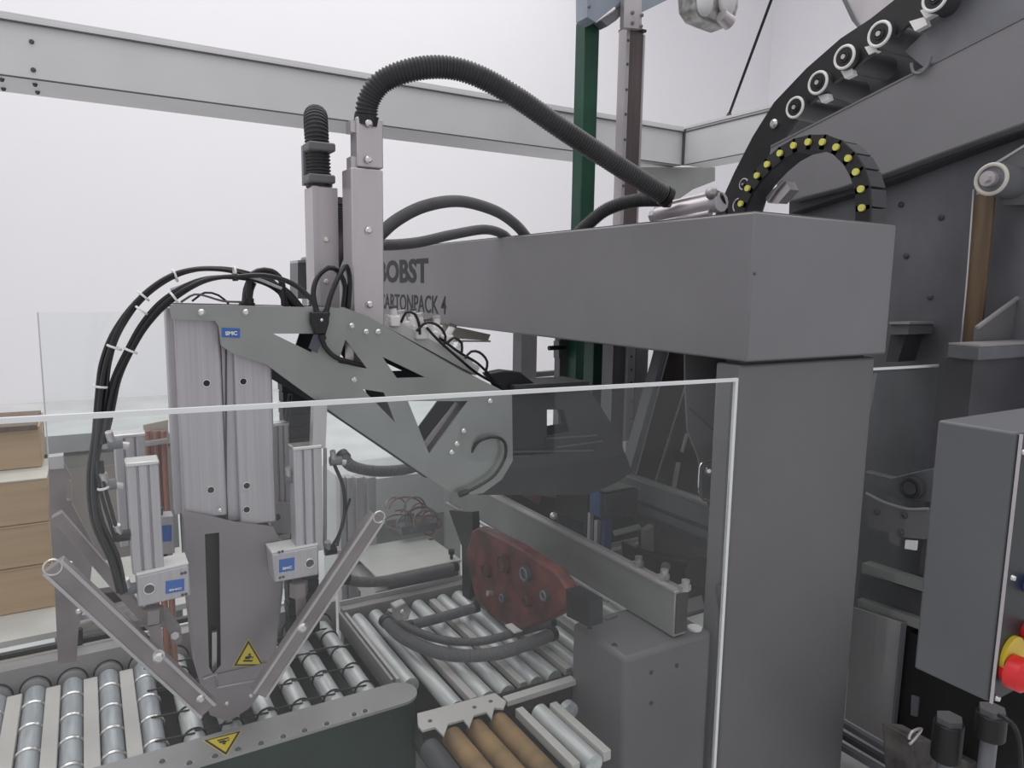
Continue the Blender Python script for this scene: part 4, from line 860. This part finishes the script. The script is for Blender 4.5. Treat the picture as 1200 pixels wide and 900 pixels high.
a, b = W(405, 566, Y=3.3), W(520, 560, Y=3.3)
part('body', MB().box(a.x, b.x + .1, 3.3, 3.7, 0, a.z), M_BEAMW, t); part('dark_panel', MB().prism(ply([(440, 612), (520, 600), (520, 650), (440, 660)], 3.29), (0, .01, 0)), M_FRAME, t)
t = thing('copper_cable_nest', 'reddish nest of tangled thin wires hanging on the pale housing', 'cables', W(490, 640, Y=2.85))
rn = random.Random(2)
for k in range(14):
    cx_, cy_ = 482 + rn.uniform(-20, 22), 602 + rn.uniform(-10, 12); ph = rn.uniform(0, 6); R1, R2 = rn.uniform(8, 20), rn.uniform(6, 16)
    part('wire', MB().tube(PP([(cx_ + R1 * math.cos(ph + q * .9), cy_ + R2 * math.sin(ph + q * .9), 2.85 + .02 * q) for q in range(6)]), .004, 6), M_ARM if k % 3 else mat('copper_wire', s2l(150, 100, 90), .5), t)
part('bracket', MB().prism(ply([(470, 618), (512, 612), (512, 620), (472, 628)], 2.85), (0, .06, 0)), M_SIDE, t)
part('clip', MB().cyl(W(505, 632, Y=2.84), W(505, 645, Y=2.84), .012, 10), M_BLACK, t)
t = thing('left_white_tray', 'low pale sheet-metal table beyond the left rollers under the cartons', 'table', (-.1, 2.9, 0))
ztb = W(30, 717, Y=2.78).z
print('ztb', ztb)
part('top', MB().prism([W(-60, 765, Z=ztb), W(155, 722, Z=ztb), W(225, 705, Z=ztb), W(215, 640, Z=ztb), W(-60, 690, Z=ztb)], (0, 0, -.02)), M_BEIGE, t)
part('front_apron', MB().box(-1.0, .28, 2.54, 2.55, .3, ztb - .03), M_BEIGE, t)
part('dark_gap', MB().box(-1.0, .28, 2.52, 2.54, .35, ztb - .02), M_DARKP, t)
part('leg', MB().box(-.6, -.54, 2.9, 2.96, 0, ztb - .02), M_FRAME, t); part('leg', MB().box(.2, .26, 2.9, 2.96, 0, ztb - .02), M_FRAME, t)
t = thing('stop_bracket', 'small steel stop bracket with a dark cylinder standing on the pale table', 'bracket', W(80, 765, Y=2.5))
part('upright', MB().prism(ply([(72, 715), (88, 712), (88, 745), (80, 746), (78, 765), (70, 767)], 2.5), (0, .03, 0)), M_FRAME, t)
part('plunger', MB().cyl(W(92, 737, Y=2.5), W(92, 754, Y=2.5), .012, 14), M_BLACK, t)
part('cross_shelf', MB().prism(ply([(84, 724), (160, 706), (160, 712), (84, 730)], 2.56), (0, .05, 0)), M_STEEL, t)
part('cross_shelf', MB().prism(ply([(110, 697), (158, 690), (158, 706), (128, 712)], 2.60), (0, .05, 0)), M_BRN2, t)
t = thing('grey_cabinet', 'low grey cabinet standing in the background behind the left cylinders', 'cabinet', W(120, 720, Y=3.5))
a, b = W(48, 536, Y=3.5), W(205, 528, Y=3.5)
part('body', MB().box(a.x, b.x, 3.5, 3.9, 0, a.z), mat('cabinet_grey', s2l(150, 150, 148), .5), t, bevel=.004); part('top_edge', MB().box(a.x, b.x, 3.495, 3.9, a.z, a.z + .012), M_DARKP, t)
part('door_panel', MB().box(a.x + .05, b.x - .05, 3.49, 3.5, .2, a.z - .06), mat('taupe_panel', s2l(158, 148, 146), .5), t)
t = thing('copper_pipes', 'reddish vertical pipes standing between the rear cylinder and the pusher column', 'pipes', W(185, 620, Y=2.3))
cop = mat('reddish_pipe', s2l(178, 128, 112), .4, .2, var=.1)
for px in (172, 182, 191): part('pipe', MB().cyl(W(px, 505, Y=2.32), W(px, 505, Y=2.32) * 1 - ZV * (W(px, 505, Y=2.32).z - .54), .0095, 12), cop, t)
part('clamp_bar', MB().bar(W(168, 520, Y=2.3), W(196, 516, Y=2.3), .03, .012), M_STEEL, t)
part('backing', MB().prism(ply([(168, 498), (197, 492), (197, 600), (170, 610)], 2.34), (0, .02, 0)), M_CARDL, t)
# cartons
YK = 2.78
zc_ = ztb
rows = [(717, 660, 64, 'lowest brown carton of the stack at the left edge', YK), (663, 612, 57, 'middle brown carton of the left stack, under the open-topped one', YK), (614, 560, 55, 'upper brown carton with a pale top flap on the left stack', YK), (556, 500, 46, 'topmost brown carton at the left edge, set back behind the flap', YK + .16)]
zprev = ztb
for (yb, yt, xr, lab, Yk) in rows:
    a = W(xr, yt, Y=Yk); z0 = max(zprev, W(xr, yb, Y=Yk).z if Yk != YK else zprev); z1 = a.z
    if Yk != YK: z0 = zprev
    t = thing('carton', lab, 'carton', (a.x - .25, Yk + .15, z0), 'stacked brown cartons')
    part('box', MB().box(a.x - .5, a.x, Yk, Yk + .3, z0 + .001, z1 - .002), M_CARD, t, bevel=.003)
    part('flap', MB().box(a.x - .5, a.x - .0, Yk - .003, Yk + .148, z1 - .002, z1 + .002).box(a.x - .5, a.x, Yk + .152, Yk + .303, z1 - .002, z1 + .002), M_CARDL if 'flap on' in lab else M_CARD, t)
    part('tape', MB().box(a.x - .0005, a.x + .001, Yk + .125, Yk + .175, z1 - .05, z1 + .0022).box(a.x - .5, a.x + .001, Yk + .125, Yk + .175, z1 + .002, z1 + .0028), M_BEIGE, t)
    zprev = z1 + .003
t = thing('cardboard_sheet', 'thin brown cardboard sheet lying on the topmost carton', 'cardboard', W(20, 492, Y=YK + .1))
a = W(42, 492, Y=YK + .14); part('sheet', MB().box(a.x - .5, a.x, YK + .14, YK + .46, zprev, zprev + .008), M_BROWN, t); part('edge_fold', MB().box(a.x - .5, a.x + .003, YK + .137, YK + .14, zprev - .01, zprev + .008), M_BROWN, t)
# ============================================================ MIDDLE MACHINERY
YI = 2.35
t = thing('inclined_plates', 'pair of dark bronze inclined guide plates with bright edges left of the column', 'guide plates', W(780, 590, Y=YI))
part('plate', MB().prism(ply([(786, 405), (822, 405), (806, 452), (766, 570), (744, 560)], YI), (0, .05, 0)), M_BRN2, t)
part('plate', MB().prism(ply([(812, 420), (840, 420), (835, 620), (793, 600), (770, 570), (806, 452)], YI + .10), (0, .05, 0)), M_BRN2, t)
part('grey_edge', MB().prism(ply([(779, 405), (786, 405), (745, 560), (737, 556)], YI - .005), (0, .06, 0)), M_SIDE, t)
part('bright_edge', MB().bar(W(803, 452, Y=YI - .01), W(767, 566, Y=YI - .01), .006, .006, (0, 1, 0)).bar(W(784, 410, Y=YI - .01), W(745, 556, Y=YI - .01), .004, .006, (0, 1, 0)), M_STEEL, t)
part('small_bar', MB().bar(W(795, 542, Y=YI), W(787, 585, Y=YI), .02, .01, (0, 1, 0)).bar(W(805, 508, Y=YI), W(799, 530, Y=YI), .012, .01, (0, 1, 0)), M_FRAME, t)
t = thing('gusset_plate', 'grey folded gusset plate between the inclined plates and the column', 'bracket', W(840, 600, Y=1.72))
part('sheet', MB().prism(ply([(803, 412), (880, 412), (880, 640), (842, 640), (830, 590), (818, 535), (806, 505), (803, 450)], 1.66), (0, .006, 0)), M_COL, t)
part('fold_line', MB().bar(W(808, 478, Y=1.657), W(858, 524, Y=1.657), .004, .004, (0, 1, 0)), M_DARKP, t)
t = thing('chrome_latch', 'chrome looped latch on the gusset plate beside the guard sheet edge', 'latch', W(831, 585, Y=1.64))
part('loop', MB().tube([W(a_, b_, Y=1.64) for a_, b_ in ((820, 548), (824, 541), (835, 538), (841, 541))], .004, 8).tube([W(a_, b_, Y=1.64) for a_, b_ in ((820, 548), (819, 565), (820, 580), (827, 587), (837, 582))], .004, 8), M_CHROME, t)
part('roller', MB().ring(W(831, 552, Y=1.645), YV, .013, .005).cyl(W(831, 552, Y=1.65), W(831, 552, Y=1.63), .007, 12), M_CHROME, t)
part('plate', MB().prism(ply([(821, 545), (843, 542), (843, 582), (823, 584)], 1.652), (0, .006, 0)), M_SIDE, t)
XS = 1.80
bx = thing('sensor_housing', 'blue-sided steel housing with a pale top plate behind the grey beam', 'machine unit', W(710, 640, X=XS))
P0 = W(711, 573, Y=2.2); Pz = P0.z
part('top_plate', MB().prism([W(650, 556, Z=Pz), W(710, 579, Z=Pz), W(750, 572, Z=Pz), W(693, 556, Z=Pz)], (0, 0, -.01)), M_PLATE, bx)
q0, q1, q2, q3 = W(652, 558, Z=Pz), W(710, 580, Z=Pz), W(748, 573, Z=Pz), W(693, 557, Z=Pz)
part('side_panel', MB().prism([q1, q2, q2 - ZV * .105, q1 - ZV * .105], (q0 - q1) * .1), M_DARKP, bx)
d_ = (q0 - q1)
part('blue_panel', MB().prism([q1 + d_ * .02, q1 + d_ * .30, q1 + d_ * .30 - ZV * .10, q1 + d_ * .02 - ZV * .10], (q2 - q1) * .15), M_BLUEP, bx)
part('blue_leg', MB().prism([q1 - ZV * .1, q1 + (q2 - q1) * .22 - ZV * .1, q1 + (q2 - q1) * .22 - ZV * .3, q1 - ZV * .3], d_ * .06), M_BLUEP, bx)
part('blue_leg', MB().prism([q1 + d_ * .28 - ZV * .1, q1 + d_ * .33 - ZV * .1, q1 + d_ * .33 - ZV * .3, q1 + d_ * .28 - ZV * .3], (q2 - q1) * .1), M_ALU, bx)
part('blue_leg', MB().prism([q1 + d_ * .14 - ZV * .12, q1 + d_ * .2 - ZV * .12, q1 + d_ * .2 - ZV * .3, q1 + d_ * .14 - ZV * .3], (q2 - q1) * .1), M_ALU, bx)
part('dark_body', MB().prism([q1 + d_ * .34, q0, q0 - ZV * .2, q1 + d_ * .34 - ZV * .2], (q2 - q1) * .8), M_BLACK, bx)
part('shelf', MB().prism([W(718, 622, Z=Pz - .105), W(720, 627, Z=Pz - .105), W(752, 619, Z=Pz - .105), W(748, 614, Z=Pz - .105)], (0, 0, -.005)), M_PLATE, bx)
t = thing('beige_cylinder_guard', 'dusty beige rounded guard with a bright edge behind the beam', 'machine cover', W(790, 650, Y=2.1))
part('guard', MB().prism(ply([(762, 620), (770, 614), (808, 632), (838, 640), (838, 668), (800, 662), (764, 652)], 2.1), (0, .08, 0)), mat('dusty_beige', s2l(104, 96, 90), .7, var=.1), t)
part('bright_edge', MB().prism(ply([(757, 622), (766, 616), (766, 650), (757, 650)], 2.09), (0, .03, 0)), M_FRAME, t)
t = thing('dark_gearbox', 'black gearbox mass between the grey beam and the back beam', 'motor', W(790, 690, Y=1.98))
part('body', MB().prism(ply([(765, 652), (838, 664), (838, 716), (800, 704), (768, 680)], 2.0), (0, .2, 0)), M_BLACK, t, bevel=.01)
part('cap', MB().cyl(W(820, 670, Y=2.0), W(820, 670, Y=1.96), .06, 20), M_BLACK, t)
part('lug', MB().cyl(W(780, 664, Y=2.0), W(780, 664, Y=1.95), .018, 14), M_SIDE, t)
t = thing('lower_mechanism', 'dark blue-black mechanism body below the blue housing', 'machine unit', W(690, 650, Y=2.35))
part('body', MB().prism(ply([(600, 575), (690, 590), (838, 630), (838, 740), (700, 720), (600, 650)], 2.6), (0, .15, 0)), M_BLACK, t)
part('plate', MB().prism(ply([(652, 600), (684, 612), (684, 632), (660, 622)], 2.2), (0, .02, 0)), M_PLATED, t)
part('block', MB().prism(ply([(590, 562), (617, 562), (636, 575), (632, 592), (608, 578), (590, 575)], 2.5), (0, .08, 0)), mat('rosy_block', s2l(128, 92, 86), .6), t)
bolt(t, W(648, 604, Y=2.15), (0, -1, 0), .014, .02)
# ============================================================ RIGHT SIDE
YS = 1.22
sb = thing('shelf_box', 'grey box shelf with a pale top rim and triangular gusset at the right edge', 'machine unit', W(1170, 480, Y=YS))
a = W(1149, 402, Y=YS); zz = W(1149, 410, Y=YS).z
part('top_rim', MB().box(a.x, a.x + .6, YS, YS + .10, zz - .035, zz + .01), M_SIDE, sb, bevel=.004)
part('body', MB().box(a.x + .01, a.x + .6, YS + .02, YS + .13, .5, zz - .035), M_DARKP, sb)
part('upper_plate', MB().box(a.x, a.x + .6, YS, YS + .10, zz + .01, zz + .016), M_FRAME, sb)
g0 = W(1144, 384, Y=YS + .11); gq = W(1200, 343, Y=YS + .11); g1 = Vector((0, 0, g0.z + (gq.z - g0.z) * .6 / (gq.x - g0.x)))
part('gusset', MB().prism([(g0.x, YS + .11, zz + .016), (g0.x + .6, YS + .11, zz + .016), (g0.x + .6, YS + .11, g1.z), (g0.x, YS + .11, g0.z)], (0, .006, 0)), M_COL, sb)
part('gusset_rim', MB().bar((g0.x, YS + .108, g0.z), (g0.x + .6, YS + .108, g1.z), .01, .012, (0, 1, 0)), M_STEEL, sb)
# control box
BX0 = None
kb = W(1196, 508, Y=.47); KX0 = kb.x; KY0 = .47
kt = kb.z; kbz = W(1157, 823, X=KX0).z; kyf = W(1099, 490, X=KX0).y
kyf = max(kyf, KY0 + .08)
M_BOXP = mat('slate_enamel', s2l(92, 93, 97), .45, var=.03)
bxo = thing('control_box', 'dark grey push-button control box at the right edge with a red emergency stop', 'control box', (KX0 + .15, KY0 + .05, kbz))
part('housing', MB().box(KX0, KX0 + .32, KY0 + .004, kyf, kbz, kt), M_BOXP, bxo, bevel=.004)
part('front_panel', MB().box(KX0 + .003, KX0 + .317, KY0 - .002, KY0 + .004, kbz + .003, kt - .003), mat('slate_panel', s2l(34, 38, 44), .45), bxo)
part('panel_edge', MB().box(KX0 - .0005, KX0 + .0012, KY0 - .003, KY0 + .001, kbz + .001, kt - .001), M_STEEL, bxo)
FYk = KY0 - .002
def disc(nm, px, py, r, h, m, label=None, y=FYk, r2=None):
    p = W(px, py, Y=y); return part(nm, MB().cyl(p, p + Vector((0, -h, 0)), r, 30, r2), m, bxo, label=label, bevel=.002)
pm = W(1176, 790, Y=FYk - .008)
pk = Vector((max(pm.x, KX0 + .026), FYk, pm.z)); pe = Vector((pk.x + .012, FYk, pk.z + .016))
part('stop_button_collar', MB().cyl(pe, pe + Vector((0, -.006, 0)), .030, 32), M_YEL, bxo, label='yellow emergency stop collar')
part('stop_button', MB().cyl(pk, pk + Vector((0, -.012, 0)), .018, 20).cyl(pk + Vector((0, -.008, 0)), pk + Vector((0, -.026, 0)), .0245, 36).cyl(pk + Vector((0, -.026, 0)), pk + Vector((0, -.034, 0)), .0245, 36, .017), M_RED, bxo, label='red mushroom emergency stop button')
pr = W(1201, 738, Y=FYk); part('red_button', MB().cyl(pr, pr + Vector((0, -.022, 0)), .013, 24), M_RED, bxo, label='smaller red push button')
pb_ = W(1204, 684, Y=FYk); part('blue_button', MB().cyl(pb_, pb_ + Vector((0, -.016, 0)), .013, 24), mat('blue_button_cap', s2l(50, 80, 190), .4), bxo, label='blue push button')
for px, py in ((1186, 677), (1168, 818), (1199, 530)): part('screw', MB().cyl(W(px, py, Y=FYk), W(px, py, Y=FYk) + Vector((0, -.004, 0)), .0045, 14, .0035), M_BOLT, bxo)
# lower right machinery
YQ = 1.50
t = thing('bearing_rail', 'dark curved rail with a round bearing between the column and the control box', 'bearing', W(1060, 600, Y=1.9))
part('rail', MB().prism(plx([(1012, 552), (1045, 560), (1060, 556), (1095, 548), (1095, 590), (1060, 586), (1030, 572), (1012, 565)], 2.50), (.04, 0, 0)), M_SIDE, t, bevel=.004)
p = W(1072, 571, X=2.495); part('bearing', MB().cyl(p, p + Vector((-.03, 0, 0)), .038, 26), M_DARKP, t); part('bearing_ring', MB().ring(p + Vector((-.03, 0, 0)), XV, .03, .006), M_BLACK, t)
t = thing('mount_plate', 'grey bolted mounting plate below the round bearing', 'plate', W(1050, 630, X=2.48))
part('plate', MB().prism(plx([(1015, 580), (1035, 590), (1062, 597), (1086, 596), (1084, 632), (1062, 630), (1018, 618)], 2.47), (.03, 0, 0)), M_COL, t)
part('rim', MB().tube([W(a_, b_, X=2.465) for a_, b_ in ((1015, 578), (1035, 588), (1062, 596), (1088, 596))], .005, 6), M_FRAME, t)
for px, py in ((1028, 600), (1060, 604), (1056, 624)): bolt(t, W(px, py, X=2.47), (-1, 0, 0), .012, .01, M_DARKP)
part('white_tag', MB().prism(plx([(1061, 633), (1074, 634), (1073, 645), (1060, 643)], 2.46), (.01, 0, 0)), M_WHITE, t)
t = thing('lower_flat_bars', 'pair of grey flat bars crossing behind the control box', 'bars', W(1050, 730, X=2.45))
part('bar', MB().prism(plx([(1010, 660), (1090, 686), (1090, 696), (1010, 671)], 2.44), (.05, 0, 0)), M_PLATE, t)
part('bar', MB().prism(plx([(1005, 702), (1090, 730), (1090, 742), (1005, 712)], 2.44), (.05, 0, 0)), M_PLATE, t)
part('dark_web', MB().prism(plx([(1008, 672), (1090, 697), (1090, 728), (1005, 701)], 2.47), (.03, 0, 0)), M_DARKP, t)
t = thing('pale_sheet', 'pale grey upright sheet panel low beside the column', 'panel', W(1030, 860, X=2.42))
part('sheet', MB().prism(plx([(1000, 712), (1056, 730), (1042, 872), (990, 842)], 2.42), (.01, 0, 0)), M_FRAME, t)
part('edge', MB().prism(plx([(1056, 730), (1059, 731), (1045, 873), (1042, 872)], 2.415), (.02, 0, 0)), M_SIDE, t)
t = thing('floor_rails', 'dark grey parallel channel rails running at the lower right', 'rails', W(1040, 890, X=2.3))
for k, m in enumerate((M_SIDE, M_DARKP, M_SIDE)):
    o = 14 * k; part('rail', MB().bar(W(985, 846 + o, X=2.32 - .02 * k), W(1090, 908 + o, X=2.32 - .02 * k), .02, .02), m, t)
t = thing('dark_base_block', 'near-black base block under the control box', 'machine unit', W(1110, 900, X=2.4))
part('block', MB().prism(plx([(1050, 735), (1230, 800), (1230, 990), (1035, 990)], 2.46), (.1, 0, 0)), M_BLACK, t)
part('rib', MB().prism(plx([(1068, 815), (1076, 818), (1074, 840), (1067, 838)], 2.45), (.02, 0, 0)), M_SIDE, t)
def pot(px, py, rpx, hpx, Y, label):
    t = thing('cable_gland', label, 'gland', W(px, py + hpx / 2, Y=Y)); c = W(px, py, Y=Y); dep = (c - Vector((0, 0, CAMZ))).dot(fw); s = dep / F_PX
    part('cap', MB().cyl(c - ZV * hpx / 2 * s, c + ZV * hpx / 2 * s, rpx * s, 28), M_BLACK, t, bevel=.003)
    part('nut', MB().cyl(c + ZV * hpx / 2 * s, c + ZV * (hpx / 2 + 7) * s, rpx * .9 * s, 6), M_SEAM, t)
    part('stem', MB().cyl(c - ZV * (hpx / 2 + 60) * s, c - ZV * hpx / 2 * s, rpx * .55 * s, 16), M_SIDE, t)
pot(1110, 868, 16, 46, 1.0, 'black round cap standing below the control box, nearer the column')
pot(1161, 850, 16, 30, .9, 'black round cap tucked directly under the control box corner')
t = thing('grease_block', 'grimy pale steel block with a bright hook under the black caps', 'block', W(1090, 900, Y=1.05))
part('block', MB().prism(ply([(1070, 866), (1092, 868), (1140, 896), (1200, 862), (1230, 960), (1075, 960)], 1.08), (0, .1, 0)), mat('grimy_steel', s2l(92, 88, 86), .5, .2, var=.3, scale=12, bump=.3), t, bevel=.006)
part('hook', MB().tube([W(a_, b_, Y=1.04) for a_, b_ in ((1065, 866), (1068, 858), (1080, 854), (1072, 866), (1066, 872))], .004, 8), M_STEEL, t)
t = thing('black_lead', 'black lead curving down below the control box at the right edge', 'cable', W(1190, 850, Y=.8))
part('lead', MB().tube(PP([(1170, 838, .85), (1184, 846, .82), (1194, 866, .8), (1197, 910, .8), (1198, 960, .8)]), .006, 8), M_RUB, t)
